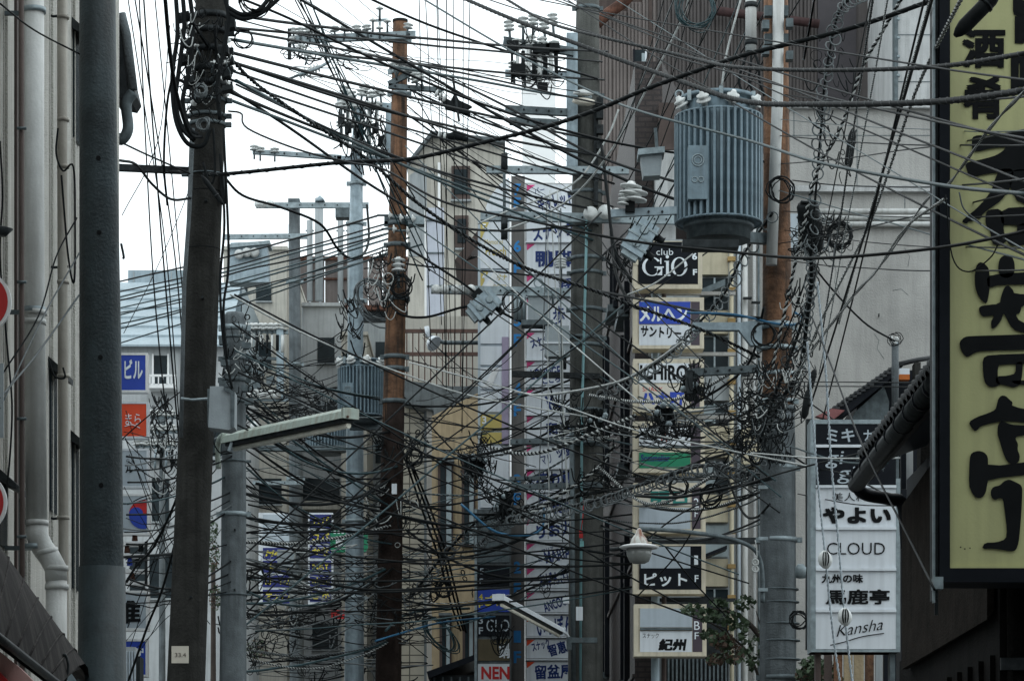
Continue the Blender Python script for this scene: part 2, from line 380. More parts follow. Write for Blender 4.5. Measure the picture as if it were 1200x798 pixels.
# awning at lower left
t2 = T('metal_awning', 'dark weathered metal awning sloping out under the swan neck pipe', 'awning', P(40, 900, 12.5))
a, b, c, d = P(-60,560,11.2), P(104,806,14.3), P(70,802,11.9), P(-60,700,9.6)
N = 14
vs = []; fs = []
for i in range(N + 1):
    u = i / N
    for k in range(7):
        v = k / 6; top = a.lerp(b, u); bot = d.lerp(c, u); p = top.lerp(bot, v) + Vector((.04*math.sin(v*3.14)+.0, 0, .1 * math.sin(v * 3.14)))
        vs.append(p)
for i in range(N):
    for k in range(6): fs.append((i*7+k, i*7+k+1, i*7+k+8, i*7+k+7))
vs2 = [v + Vector((-.02, .02, -.02)) for v in vs]; nv = len(vs)
m_ = MB().add(vs + vs2, fs + [tuple(x + nv for x in f[::-1]) for f in fs], True); t2.part('sheet', m_, awn)
t2.part('front_lip', MB().tube([d, c], .016, 6), darkmetal)
t2.part('rear_lip', MB().tube([a, b], .012, 6), darkmetal)
for i in range(1, 9):
    u = i / 9; t2.part('seam', MB().tube([a.lerp(b,u).lerp(d.lerp(c,u),v/6)+Vector((.04*math.sin(v/6*3.14),0,.1*math.sin(v/6*3.14)+.004)) for v in range(7)], .005, 5), awn)
t2.part('hook', MB().tube(smooth([P(63,800,12.2),P(60,778,12.2),P(66,768,12.2),P(70,785,12.2),P(68,798,12.2)]), .006, 5), darkmetal)
t2.part('hook', MB().tube(smooth([P(74,800,12.2),P(72,775,12.2),P(76,766,12.2),P(80,780,12.2),P(76,800,12.2)]), .006, 5), darkmetal)
t2 = T('shop_awning', 'faded pink shop awning with a red edge in the bottom left corner', 'awning', P(0, 900, 10.5))
t2.part('canvas', MB().pprism([(-80,700),(0,763),(24,782),(48,806),(-80,806)], 10.9, .03), pink)
t2.part('red_edge', MB().pprism([(-80,735),(0,787),(18,806),(-80,806)], 10.86, .03), red)
t2 = T('plastic_cover', 'pale blue grey corrugated cover tucked below the dark awning', 'cover', P(75, 900, 12.6))
t2.part('sheet', MB().pprism([(50,788),(70,784),(93,783),(110,792),(110,830),(50,830)], 15.4, .03), paleblue)
# traffic signs
for cy, lab in ((353, 'upper red round no entry sign at the left edge of the street'), (588, 'lower red round traffic sign at the left edge, level with the elbow')):
    Yt = 13.0; c = P(-25 if cy == 353 else -30, cy, Yt); t2 = T('traffic_sign', lab, 'traffic sign', c)
    Rr = S(38, Yt)
    t2.part('rim', MB().tube([c, c + Vector((0,.02,0))], Rr, 48), white)
    t2.part('disc', MB().tube([c + Vector((0,-.004,0)), c + Vector((0,-.001,0))], Rr * .9, 48), red)
    t2.part('bar', MB().box(c.x - Rr*.6, c.x + Rr*.6, Yt - .009, Yt - .005, c.z - Rr*.13, c.z + Rr*.13), white)
t2 = T('sign_post', 'grey post carrying the red traffic signs at the left edge', 'post', P(-27, 1400, 13.1).xy.to_3d())
t2.part('tube', MB().tube([P(-27, 1043+1.6/13.1*F, 13.1), P(-27, 270, 13.1)], .03, 12), galv)
t2.part('plate', MB().pbox(-50, 4, 425, 512, 13.0, .01), box_grey)
t2.part('cap', MB().lathe(P(-27,270,13.1), [(0,.032),(.02,.02),(.03,.001)]), galv)
solo('vent_cover', MB().lathe(P(2,268,13.3), [(-.03,.02),(0,.05),(.01,.02)]), darkmetal, 'small dark metal vent cover peeking in at the left edge above the red sign', 'vent')

# ------------------------------------------------------------- far left: sign column on the next building, pale house
t = T('side_street_building', 'grey building mostly hidden behind the dark steel pole', 'building', (-10, 40, 0))
t.part('wall', MB().box(-16, -6.75, 26, 51, 0, 11), palew2)
for k in range(4):
    for q in range(4):
        f_ = t.part('window', MB().box(-6.76, -6.72, 28 + q*5.5, 30.4 + q*5.5, 1.6 + k*2.9, 3.0 + k*2.9), glass)
        t.part('sill', MB().box(-6.76, -6.66, 27.9 + q*5.5, 30.5 + q*5.5, 1.5 + k*2.9, 1.59 + k*2.9), palew, f_)
Ys = 50
def boxsign(name, label, x0, x1, y0, y1, Y, face, frame, fr=3.0, dep=.22, cat='sign', group=None):
    t = T(name, label, cat, P((x0+x1)/2, y1, Y), group)
    t.part('housing', MB().pbox(x0+.6, x1-.6, y0+.6, y1-.6, Y, dep, .012), frame)
    fm = MB()
    fm.pbox(x0, x1, y0, y0+fr, Y, dep); fm.pbox(x0, x1, y1-fr, y1, Y, dep)
    fm.pbox(x0, x0+fr, y0+fr, y1-fr, Y, dep); fm.pbox(x1-fr, x1, y0+fr, y1-fr, Y, dep)
    t.part('frame', fm, frame)
    if face: t.face = t.part('face', MB().pbox(x0+fr, x1-fr, y0+fr, y1-fr, Y, .01, .008), face)
    return t
s = boxsign('shop_sign', 'blue box sign with white lettering, topmost behind the steel pole', 112, 173, 413, 459, Ys, signblue, white, 2.5)
text(s, 'ビル', 146, 167, 421, 443, Ys, whiteink)
s = boxsign('shop_sign', 'orange red box sign with thin white script at far left', 112, 174, 470, 513, Ys, orange, panelw, 2.5)
text(s, 'まら', 147, 165, 484, 497, Ys, whiteink, bold=.0); s.part('flourish', MB().tube(smooth([P(146,499,Ys-.01),P(155,497,Ys-.01),P(164,501,Ys-.01)]), .008, 4), whiteink)
s = boxsign('shop_sign', 'pale grey box sign with small black katakana below the orange sign', 112, 174, 525, 571, Ys, panelg, panelw, 2.5)
text(s, 'らく', 148, 157, 537, 542, Ys, ink, bold=0); text(s, 'ルー', 147, 166, 546, 553, Ys, ink)
s = boxsign('shop_sign', 'box sign bearing a red and blue swirled circle', 112, 175, 578, 626, Ys, panelg, white, 2.5)
def circ(cx, cy, r, a0, a1, n=24): return [(cx + r*math.cos(a0+(a1-a0)*i/n), cy + r*math.sin(a0+(a1-a0)*i/n)) for i in range(n+1)]
cx_, cy_, rr_ = 168, 602, 17
def clipx(poly, mxx): return [(min(a, mxx), b) for a, b in poly]
s.part('emblem_red', MB().pprism(clipx(circ(cx_, cy_, rr_, 0, -math.pi), 172), Ys, .003, -.0), redink)
s.part('emblem_blue', MB().pprism(clipx(circ(cx_, cy_, rr_, 0, math.pi)+circ(cx_-8.5, cy_, 8.5, math.pi, 2*math.pi, 12), 172), Ys, .003, -.004), signblue)
t = T('sign_rack', 'open white sign rack with empty shelves between two box signs', 'rack', P(150, 690, Ys))
for y in (634, 648, 666, 680): t.part('rail', MB().pbox(120, 173, y, y+4, Ys, .25), white)
t.part('post', MB().pbox(170, 173, 634, 684, Ys, .05, -.05), darkmetal)
for (x, y, m) in ((149,641,rustmetal),(158,627,rustmetal),(152,656,signblue),(161,657,darkmetal),(155,673,rustmetal),(165,640,darkmetal)):
    t.part('bottle', MB().tube([P(x,y+6,Ys+.1),P(x,y-3,Ys+.1)], [.05,.035], 8), m)
s = boxsign('shop_sign', 'grey box sign with one large black brush character', 112, 174, 691, 738, Ys, panelg, white, 3)
text(s, '誰', 132, 164, 703, 729, Ys, ink, bold=.03)
s = boxsign('shop_sign', 'blue box sign with white brush marks, lowest behind the steel pole', 112, 173, 748, 792, Ys, signblue, white, 2.5)
text(s, '冲', 158, 168, 757, 767, Ys, whiteink)
t = T('condenser_unit', 'pale ribbed air conditioning unit low beside the steel pole', 'air conditioner', P(155, 830, 30))
t.part('case', MB().pbox(120, 158, 757, 830, 30, .4), palew2)
for k in range(4): t.part('rib', MB().pbox(148+k*3.2, 149.5+k*3.2, 762, 830, 30, .02, -.02), panelg)
t.part('side_grille', MB().pbox(158, 164, 768, 830, 30.1, .3), darkmetal)

t = T('pale_roofed_house', 'pale house with a light blue seamed metal roof at far left', 'house', P(205, 1100, 75).xy.to_3d())
t.part('wall', MB().pbox(100, 268, 404, 1127, 75, 9), palew)
Y0 = 75; zr0 = P(0, 408, Y0).z; zr1 = P(0, 343, Y0).z + 1.0; xa, xb = P(100,0,Y0).x, P(268,0,Y0).x
for k in range(7):                                   # roof courses
    u0, u1 = k/7, (k+1)/7
    p0 = Vector((0, Y0 - .3 + u0*4, zr0 + (zr1-zr0)*u0)); p1 = Vector((0, Y0 - .3 + u1*4, zr0 + (zr1-zr0)*u1))
    t.part('roof_course', MB().add([(xa,p0.y,p0.z+.05),(xb,p0.y,p0.z+.05),(xb,p1.y,p1.z),(xa,p1.y,p1.z),(xa,p0.y,p0.z),(xb,p0.y,p0.z)], [(0,1,2,3),(4,5,1,0)]), paleblue)
t.part('roof_back', MB().box(xa, xb, Y0+3.7, Y0+9, zr0, zr1), paleblue)
t.part('penthouse', MB().pbox(150, 240, 316, 348, 79, 3), paleblue)
for x in (156, 176, 200): t.part('mullion', MB().pbox(x, x+1.5, 318, 346, 78.98, .02), palew2)
wn = t.part('window', MB().pbox(180, 196, 416, 452, Y0-.03, .05), glass)
t.part('frame', MB().pbox(178, 180, 414, 454, Y0-.06, .08), white, wn); t.part('frame', MB().pbox(196, 198, 414, 454, Y0-.06, .08), white, wn)
bal = t.part('balcony', MB().pbox(174, 205, 449, 454, Y0-.6, .6), white)
t.part('top_rail', MB().pbox(174, 207, 438, 440.5, Y0-.6, .04), white, bal)
for k in range(7): t.part('baluster', MB().pbox(175+k*5, 176.2+k*5, 440, 450, Y0-.6, .03), white, bal)
for (a,b,c,d) in ((178,198,560,610),(208,232,560,610),(175,205,650,700),(240,262,500,540),(152,170,640,700),(214,236,470,500)):
    wn = t.part('window', MB().pbox(a,b,c,d,Y0-.02,.03), glass); t.part('sill', MB().pbox(a-1,b+1,d,d+2,Y0-.1,.1), palew2, wn)
t.part('ledge', MB().pbox(100, 268, 534, 538, Y0-.2, .2), palew2)
farwhite = mat('far_white_cladding', (.86,.87,.87), .8, var=.03, bump=0)
for (x0,x1,y0,y1,Y,m,lb,nm) in (
    (262, 336, 292, 1110, 84, beige, 'beige flat roofed building behind the short concrete pole', 'beige_building'),
    (336, 402, 358, 1110, 90, palew, 'white plastered building behind the grey equipment pole', 'white_building'),
    (400, 430, 392, 1110, 88, beige, 'narrow beige building behind the far transformer', 'narrow_building'),
    (613, 651, 52, 1100, 120, farwhite, 'nearly white narrow high rise faint behind the switch pole', 'high_rise')):
    t = T(nm, lb, 'building', P((x0+x1)/2, 1100, Y).xy.to_3d())
    t.part('wall', MB().pbox(x0, x1, y0, y1, Y, 10), m)
    t.part('parapet', MB().pbox(x0-1, x1+1, y0-4, y0, Y-.12, 10.2), m)
    rows = {'beige_building': [(272,290,330,352),(300,318,330,352),(272,290,400,430),(300,318,400,430),(275,300,470,500),(290,330,560,590),(270,290,620,650)],
            'white_building': [(340,352,430,455),(372,392,395,425),(372,396,470,510),(345,398,560,590),(366,396,730,760)],
            'narrow_building': [(405,420,410,440),(404,424,480,520)],
            'high_rise': []}[nm]
    for (a,b,c,d) in rows:
        wn = t.part('window', MB().pbox(a,b,c,d,Y-.03,.04), glass if nm != 'high_rise' else glass_g)
        t.part('sill', MB().pbox(a-.7,b+.7,d,d+1.4,Y-.12,.12), palew2, wn)
    if nm == 'white_building':
        t.part('canopy', MB().pbox(345, 400, 586, 596, Y-1, 1), beige)
        t.part('pipe', MB().tube([P(352,360,Y-.1),P(352,720,Y-.1)], .08, 8), palew2)
    if nm == 'no_joints':
        for k in range(34): t.part('cladding_joint', MB().pbox(613.5, 650.5, 58+k*5, 58.6+k*5, Y-.02, .02), palew)
# brown panelled rooftop fence with poles
t = T('rooftop_screen', 'brown panelled rooftop screen on posts behind the far poles', 'screen', P(410, 360, 97))
for k in range(9): t.part('panel', MB().pbox(330+k*17, 346+k*17, 304, 357, 97, .1), brn)
t.part('top_rail', MB().pbox(328, 483, 300, 304, 96.9, .2), rustmetal); t.part('mid_rail', MB().pbox(328, 483, 325, 327, 96.9, .1), rustmetal)
t.part('base_beam', MB().pbox(328, 483, 357, 362, 96.9, .3), rustmetal)
for x in (338, 362, 374, 399, 470): t.part('post', MB().pbox(x, x+2.5, 262, 356, 96.8, .1), palew)
t.part('deck', MB().pbox(330, 483, 362, 376, 97.2, 6), darkmetal)
t = T('lower_wing', 'low grey wing under the brown rooftop screen', 'building', P(455, 1100, 92).xy.to_3d())
t.part('wall', MB().pbox(425, 484, 378, 1110, 92, 8), palew2)
for c in (400,440,520,600,680): t.part('window', MB().pbox(440,472,c,c+22,91.97,.04), glass)

# centre beige building with pentagonal gable
t = T('gabled_building', 'beige building with a sloped gable top in the centre', 'building', P(535, 1100, 80).xy.to_3d())
t.part('wall', MB().pprism([(478,192),(506,157),(590,166),(590,1110),(478,1110)], 80, 12), beige)
t.part('roof_edge', MB().pprism([(476,191),(505,153),(592,162),(592,167),(506,158),(478,193)], 79.7, 12.6), conc_grey)
t.part('left_recess', MB().pprism([(480,205),(500,192),(500,300),(480,300)], 79.98, .03), palew2)
for (a,b,c,d) in ((529,551,194,233),(533,549,252,290),(560,580,300,340)):
    wn = t.part('window', MB().pbox(a,b,c,d,79.9,.15), stripbr)
    t.part('pane', MB().pbox(a+3,b-3,c+4,d-6,79.87,.05), glass, wn)
    t.part('sill', MB().pbox(a-1,b+1,d,d+2,79.75,.2), palew2, wn)
t.part('drain', MB().pbox(513, 516, 190, 300, 79.8, .15), white)
t = T('lilac_pillar', 'pale lilac square pillar rising behind the row of white insulators', 'pillar', P(510, 1100, 72).xy.to_3d())
t.part('shaft', MB().pbox(500, 520, 243, 1100, 72, .5), lilac); t.part('white_edge', MB().pbox(497.5, 500, 243, 1100, 72, .4, -.05), white)
for y in (257, 295, 334, 382, 420): t.part('joint', MB().pbox(499.8, 520.5, y, y+1.5, 71.97, .5), galv_dk)
t = T('red_eave', 'dark red tiled eave jutting out beside the French sign', 'roof', P(545, 330, 66))
t.part('roof_slope', MB().pprism([(533,304),(561,268),(563,282),(545,306),(563,300),(563,330),(540,400),(540,310)], 66, 2), stripbr)
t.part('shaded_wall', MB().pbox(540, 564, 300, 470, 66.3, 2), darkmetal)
# balcony
t = T('iron_balcony', 'rusty brown iron balcony railing over the grey awning', 'balcony', P(520, 440, 62))
t.part('top_rail', MB().pbox(473, 562, 385, 389, 62, .08), brownfence); t.part('lower_rail', MB().pbox(473, 562, 412, 416, 62, .08), brownfence)
for k in range(13): t.part('baluster', MB().pbox(476+k*7, 477.4+k*7, 389, 452, 62.02, .04), brownfence)
t.part('floor', MB().pbox(473, 562, 452, 456, 62, 1.6), conc_grey)
t.part('back_wall', MB().pbox(473, 562, 370, 452, 63.8, .2), beige)
# grey tile building and ochre building
t = T('tiled_building', 'beige square tiled building behind the lower wooden pole', 'building', P(480, 1100, 61).xy.to_3d())
t.part('wall', MB().pbox(452, 497, 446, 1100, 61, 6), gridw)
t.part('grey_wall', MB().pbox(497, 506, 470, 1100, 60.8, 6), conc_grey); t.part('pilaster', MB().pbox(500, 507, 480, 1100, 60.6, .2), stucco)
t.part('cornice', MB().pprism([(473,445),(562,456),(562,462),(508,488),(508,480),(473,470)], 60.3, 4), conc_grey)
t = T('ochre_building', 'ochre rendered building with tall windows in the centre', 'building', P(530, 1100, 58).xy.to_3d())
t.part('wall', MB().pprism([(506,487),(560,460),(560,1110),(506,1110)], 58, 6), ochre)
for (a,b,c,d) in ((513,531,540,642),(541,557,534,640),(515,529,720,790),(542,556,720,790)):
    wn = t.part('window', MB().pbox(a,b,c,d,57.93,.1), stripbr)
    t.part('pane', MB().pbox(a+3,(a+b)/2,c+5,d-3,57.9,.06), glass, wn); t.part('pane', MB().pbox((a+b)/2+1,b-2,c+5,d-3,57.9,.06), glass_g, wn)
    t.part('hood', MB().pbox(a-1,b+1,c-3,c,57.7,.3), conc_grey, wn)
t.part('low_roof', MB().pprism([(504,790),(560,770),(560,780),(504,802)], 57, 1), darkmetal)
t = T('lean_to', 'dark metal lean-to roof at the foot of the ochre wall', 'shed', P(530, 830, 55))
t.part('wall', MB().pbox(505, 556, 790, 1110, 55, 2), darkmetal)
t.part('roof', MB().pprism([(500,786),(556,766),(558,772),(502,794)], 54.8, 2.4), blk)
for k in range(5): t.part('panel_batten', MB().pbox(508+k*10, 510+k*10, 792, 1110, 54.95, .04), galv_dk)

# distant blue bar signs and green sign
t = T('bar_sign_board', 'dark blue bar directory with yellow names, left board behind the grey pole', 'sign', P(326, 706, 70))
t.part('frame', MB().pbox(303, 347, 600, 708, 70.02, .2), panelw)
for (y0,y1,tx) in ((602,636,None),(641,654,'Me'),(656,670,'Beauu'),(673,687,'ローレル'),(690,706,'オッナム')):
    pn = t.part('name_panel', MB().pbox(308, 345, y0, y1, 70, .03), navy if tx else panelg)
    if tx: text(t, tx, 311, 311 + min(32, 8*len(tx)), y0+3, y1-3, 70, yelink, pn, bold=.02, shear=.2)
t = T('bar_sign_board', 'dark blue bar directory reading NAY on its right board', 'sign', P(377, 706, 69))
t.part('frame', MB().pbox(361, 390, 600, 708, 69.02, .2), panelw)
for (y0,y1,tx) in ((602,618,'ムバ'),(621,636,'ユバ'),(638,653,'かな'),(656,669,'NAY'),(672,687,'uhon'),(690,704,'ざか')):
    pn = t.part('name_panel', MB().pbox(363, 388, y0, y1, 69, .03), navy)
    text(t, tx, 366, 386, y0+3, y1-3, 69, yelink, pn)
t = T('garden_sign', 'green rounded sign with one white character behind the steel pole', 'sign', P(409, 646, 66))
t.part('board', MB().pprism([(387,624),(390,620),(428,620),(431,624),(431,642),(428,646),(390,646),(387,642)], 66, .15), green)
text(t, '庭', 393, 404, 627, 640, 66, whiteink); text(t, 'III', 391, 403, 621, 624.5, 66, whiteink)
solo('red_sticker_board', MB().pbox(388, 408, 714, 724, 60, .05), redink, 'small red and white notice low behind the steel pole', 'notice')
# ------------------------------------------------------------- tall sign tower (three columns)
YT = 48
t = T('french_sign_column', 'white and gold illuminated sign column with the word French at left of the tower', 'sign', P(578, 1100, YT).xy.to_3d())
t.part('frame', MB().pbox(560, 598, 258, 1100, YT+.03, .3), panelg)
t.part('arched_top', MB().pprism([(567,258),(570,240),(576,228),(585,216),(597,207),(597,258)], YT, .3), panelw)
for (y0,y1,num,col) in ((260,314,'5',1),(317,341,'4',1),(344,402,None,0),(405,427,None,0),(430,455,None,2),(458,482,None,0),(485,503,'3',3),(506,519,None,3),(522,594,None,0)):
    pn = t.part('name_panel', MB().pbox(563, 596, y0, y1, YT, .04), panelw if col != 3 else gold)
    if col in (1,): t.part('gold_corner', MB().pprism([(563,y0),(573,y0),(563,y0+22)], YT, .004, -.005), gold, pn)
    if col == 2 or num == '4': t.part('pale_stripe', MB().pprism([(566,y1-2),(579,y0+1),(585,y0+1),(576,y1-2)], YT, .003, -.009), white, pn)
    if num: text(t, num, 565, 570, y0+2, y0+11, YT, whiteink, pn, dy=-.012)
    if num == '5':
        text(t, 'Memorial', 568, 589, 280, 286, YT, gold, pn, bold=0); text(t, 'French', 569, 593, 289, 299, YT, gold, pn)
    if num == '4': text(t, 'サナ', 582, 594, 321, 328, YT, gold, pn); text(t, 'SOCCER', 576, 594, 333, 338, YT, gold, pn, bold=0)
t.part('purple_strip', MB().pbox(588, 596, 395, 520, YT, .05, -.06), purple)
t.part('white_edge', MB().pbox(596.5, 598.5, 212, 600, YT, .3, -.04), white)
t = T('floor_number_column', 'dark grey column with light blue floor numbers 7F down to 1F', 'sign', P(606, 1100, YT).xy.to_3d())
t.part('column', MB().pbox(599, 615, 206, 1130, YT, .35), towercol)
for k, ys in enumerate(((222,238),(288,314),(375,398),(455,480),(562,584),(664,689),(745,769))):
    text(t, str(7-k), 602, 610.5, ys[0]-7, ys[0]+7, YT, bright, bold=.03); text(t, 'F', 602, 610.5, ys[1]-7, ys[1]+7, YT, bright, bold=.03)
t = T('bar_name_tower', 'tall white sign tower of slanted blue bar names behind the concrete pole', 'sign', P(643, 1100, YT).xy.to_3d())
t.part('frame', MB().pbox(615.5, 672, 214, 1130, YT+.02, .32), stucco_l)
rows = [(216,249,[('バー',626,638,219,226),('ギャレット',630,671,226,243)],12),(252,282,[('スナック',624,672,263,279)],10),(285,319,[('鴨脚',628,671,293,312)],0),
 (322,346,[('翔',655,671,326,338)],8),(349,385,[('歩',648,662,358,380)],0),(389,420,[('スナック',621,650,393,403),('二',632,640,403,409)],22),
 (423,450,[('LOUNGE',622,657,430,442),('こころ',636,656,441,448)],8),(455,484,[('K',641,655,461,479)],22),(487,518,[('和み',640,668,494,508)],5),
 (521,547,[('マリ',634,646,532,543),('ッ樹',652,670,522,534)],12),(550,574,[('花の蔵',628,671,552,570),('Bar',620,627,560,567)],4),(577,604,[('喫茶',646,671,585,600),('絵',631,643,579,590)],8),
 (607,632,[('りお力',629,671,612,628)],8),(636,661,[('MARIA',638,669,642,656),('マリア',635,649,641,646),('Bar',631,637,653,657)],14),
 (665,688,[('おばんざい',632,671,668,684)],9),(693,716,[('ANCOOL',636,668,700,712)],20),(720,744,[('いっぽん',629,671,722,742)],8),
 (748,770,[('スナック',623,644,750,760),('智恵',642,664,752,766)],16),(774,798,[('留盆屋',627,671,778,794)],2)]
for i, (y0, y1, tx, rt) in enumerate(rows):
    pn = t.part('name_panel', MB().pbox(617, 670, y0, y1, YT, .03), panelw)
    t.part('pink_corner', MB().pprism([(617.4,y0+.4),(627,y0+.4),(617.4,y0+8)], YT, .003, -.004), magenta if i < 16 else orange, pn)
    for (b, a0, a1, b0, b1) in tx: text(t, b, a0, a1, b0, b1, YT, blueink, pn, bold=.03 if a1-a0 > 15 else .01, rot=rt)
for y in (250.5, 283.5, 320.5, 347.5, 386.5, 421.5, 452.5, 485.5, 519.5, 548.5, 575.5, 605.5, 634, 662.5, 690.5, 718, 745.7, 772):
    t.part('divider', MB().pbox(616, 671, y-.9, y+.9, YT, .05, -.04), panelw)
t = T('tenant_directory', 'dark tenant directory with floors 5F 4F 3F and a red white NEN panel', 'sign', P(577, 1100, 47.5).xy.to_3d())
t.part('frame', MB().pbox(556, 599, 596, 1100, 47.52, .3), conc_grey)
t.part('frame_edge', MB().pbox(556, 559, 596, 1100, 47.5, .3, -.03), galv)
def dpanel(y0, y1, m): return t.part('tenant_panel', MB().pbox(560, 597, y0, y1, 47.5, .03), m)
dpanel(600, 658, galv_dk)
pn = dpanel(662, 686, blk); text(t, '5', 562, 567, 665, 672, 47.5, panelg, pn, 0, dy=-.004); text(t, 'F', 562, 566, 677, 683, 47.5, panelg, pn)
pn = dpanel(690, 716, signblue); text(t, '4', 561, 566, 695, 702, 47.5, yelink, pn); text(t, 'F', 561, 566, 705, 711, 47.5, yelink, pn); text(t, 'ごサ', 568, 588, 697, 709, 47.5, yelink, pn)
pn = dpanel(720, 744, blk); text(t, '3', 561, 566, 722, 730, 47.5, panelg, pn); text(t, 'F', 561, 566, 734, 742, 47.5, panelg, pn); text(t, 'GLO', 570, 597, 725, 739, 47.5, panelg, pn, bold=0)
pn = dpanel(748, 773, mat('sign_brown', (.1,.08,.045), .6)); text(t, '鍋', 585, 597, 752, 770, 47.5, panelw, pn)
pn = dpanel(777, 804, panelw); text(t, 'NEN', 564, 597, 780, 795, 47.5, redink, pn, bold=.05); text(t, 'collection', 568, 594, 796.5, 799, 47.5, redink, pn, bold=0)

# ------------------------------------------------------------- dark tiled building and brown siding above
t = T('dark_tiled_building', 'dark brown tiled building with tall narrow windows behind the box signs', 'building', (1.45, 40, 0))
zt = P(0, 285, 44).z
xa = P(703, 0, 52).x; xb = P(744, 0, 40.3).x
fa = [(xb,40.3),(xa,52),(4.2,52),(P(776,0,40.3).x,40.3)]
def wallpt(u, off=0):
    d = Vector((xa-xb, 52-40.3, 0)); n_ = Vector((-d.y, d.x, 0)).normalized(); p = Vector((xb,40.3,0)) + d*u + n_*off; return p
t.part('wall', MB().add([(x,y,0) for x,y in fa]+[(x,y,zt+1.6) for x,y in fa], [(0,4,5,1),(1,5,6,2),(2,6,7,3),(3,7,4,0),(4,7,6,5)]), tile_dk)
for (px, ya, yb) in ((735,375,545),(735,625,800),(712,395,560),(712,610,790),(735,330,366),(722,290,360)):
    # u where the wall crosses this photo column
    lo, hi = 0, 1
    for _ in range(30):
        m2 = (lo+hi)/2; p = wallpt(m2); q = CX + p.x/p.y*F
        if q > px: lo = m2
        else: hi = m2
    for hw in (.05,):
        a = wallpt(lo-hw,.012); b = wallpt(lo+hw,.012); a2 = wallpt(lo-hw,.08); b2 = wallpt(lo+hw,.08)
        z1 = P(0,ya,a.y).z; z0 = P(0,yb,a.y).z
        wn = t.part('window', MB().add([(a.x,a.y,z0),(b.x,b.y,z0),(b.x,b.y,z1),(a.x,a.y,z1)], [(0,1,2,3)]), glass)
        t.part('jamb', MB().beam((a.x,a.y,z0),(a.x,a.y,z1),.12,.16,(0,1,0)), blk, wn)
        t.part('jamb', MB().beam((b.x,b.y,z0),(b.x,b.y,z1),.12,.16,(0,1,0)), blk, wn)
        t.part('sill', MB().beam((a2.x,a2.y,z0),(b2.x,b2.y,z0),.14,.1), galv_dk, wn)
for k in range(1, 8):
    a = wallpt(-.001,.02); b = wallpt(1,.02); z = k*1.5
    t.part('tile_band', MB().beam((a.x,a.y,z),(b.x,b.y,z),.03,.05), tile_dk)
YB = 54
t = T('siding_building', 'tall brown corrugated siding building behind the large transformer', 'building', P(880, 1100, YB+1).xy.to_3d())
t.part('wall', MB().pbox(702, 1052, -80, 1100, YB+.06, 9), stripbr)
x = 701.0; k = 0
while x < 1003:
    wpx = 17.2
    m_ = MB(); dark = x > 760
    prof = []
    for q in range(4):                      # four ribs per sheet
        a0 = x + .5 + q*4.1
        m_.pbox(a0, a0+2.4, -78 if x > 742 else 24-(x-701)*.62, 1090, YB, .05, -.03 )
    m_.pbox(x+.3, x+16.9, -78 if x > 742 else 24-(x-701)*.62, 1090, YB, .05, .0)
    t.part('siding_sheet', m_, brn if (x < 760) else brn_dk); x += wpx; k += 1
t.part('corner_trim', MB().pbox(760, 764, -80, 1090, YB, .08, -.05), stripbr)
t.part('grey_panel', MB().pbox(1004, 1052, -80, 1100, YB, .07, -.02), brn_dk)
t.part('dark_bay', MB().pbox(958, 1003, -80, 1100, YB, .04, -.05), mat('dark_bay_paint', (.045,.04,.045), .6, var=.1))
wn = t.part('window', MB().pbox(743, 757, 58, 127, YB-.05, .08), glass)
t.part('frame', MB().pbox(742, 744, 57, 128, YB-.08, .1), blk, wn); t.part('frame', MB().pbox(756, 758, 57, 128, YB-.08, .1), panelw, wn); t.part('pane', MB().pbox(752, 756, 62, 126, YB-.07, .03), glass_g, wn)
t.part('rust_gutter', MB().tube(smooth([P(699,28,YB-.4),P(712,16,YB-.4),P(730,3,YB-.4),P(745,-14,YB-.4)]), .1, 8), rustmetal)
t.part('red_pipe', MB().tube([P(835,12,YB-.3),P(900,20,YB-.3),P(960,28,YB-.3)], .08, 8), mat('red_pipe_paint', (.05,.025,.025), .8, streak=.4))
t = T('tall_grey_tower', 'smooth pale grey facade left of the big yellow sign at the top', 'building', P(1080, 1100, 50).xy.to_3d())
t.part('wall', MB().pbox(1050, 1180, -90, 1100, 50, 6), stucco_l)
t.part('edge', MB().pbox(1048, 1052, -90, 1100, 50, .3, -.05), galv_dk)
for y in (-20, 40, 95): t.part('joint', MB().pbox(1052, 1178, y, y+.8, 49.99, .05), galv_dk)
for y in range(0, 110, 22): t.part('bolt', MB().lathe(P(1053, y, 49.9), [(0,.03),(-.03,.02)], (0,1,0), 8), galv)
YG = 41
t = T('rendered_building', 'grey rendered building with pipes and ledges across its face at right', 'building', P(1010, 1100, YG).xy.to_3d())
t.part('wall', MB().pbox(926, 1180, 128, 1100, YG, 8), stucco)
t.part('coping', MB().pbox(924, 1182, 122, 128, YG, 8.2, -.1), stucco_l)
t.part('ledge', MB().pbox(924, 1182, 219, 226, YG, .12, -.11), stucco_l)
for y in (247, 254.5, 262): t.part('pipe', MB().tube([P(938, y, YG-.1), P(1182, y, YG-.1)], .036, 10), pvc)
for (x, y0, y1) in ((1004, 129, 218), (930,129,160), (1060,228,244)): t.part('joint', MB().pbox(x, x+.8, y0, y1, YG-.004, .01), galv_dk)
t.part('joint', MB().pbox(926, 1182, 158, 158.8, YG-.004, .01), galv_dk)
t.part('meter_box', MB().pbox(925, 935, 250, 290, YG-.3, .3), panelg)
for pts in ([(1024,390),(1030,398),(1028,408),(1036,420)],[(975,300),(980,318),(978,330),(984,345)],[(1060,290),(1066,300),(1064,312)],[(1046,340),(1056,338),(1064,345)]):
    t.part('crack', MB().tube([P(a,b,YG-.001) for a,b in pts], .004, 3), galv_dk)
for (x,y) in ((930,320),(944,360),(990,470),(1030,370)): t.part('hook', MB().tube([P(x,y,YG),P(x,y,YG-.1),P(x,y-3,YG-.1)], .01, 5), darkmetal)

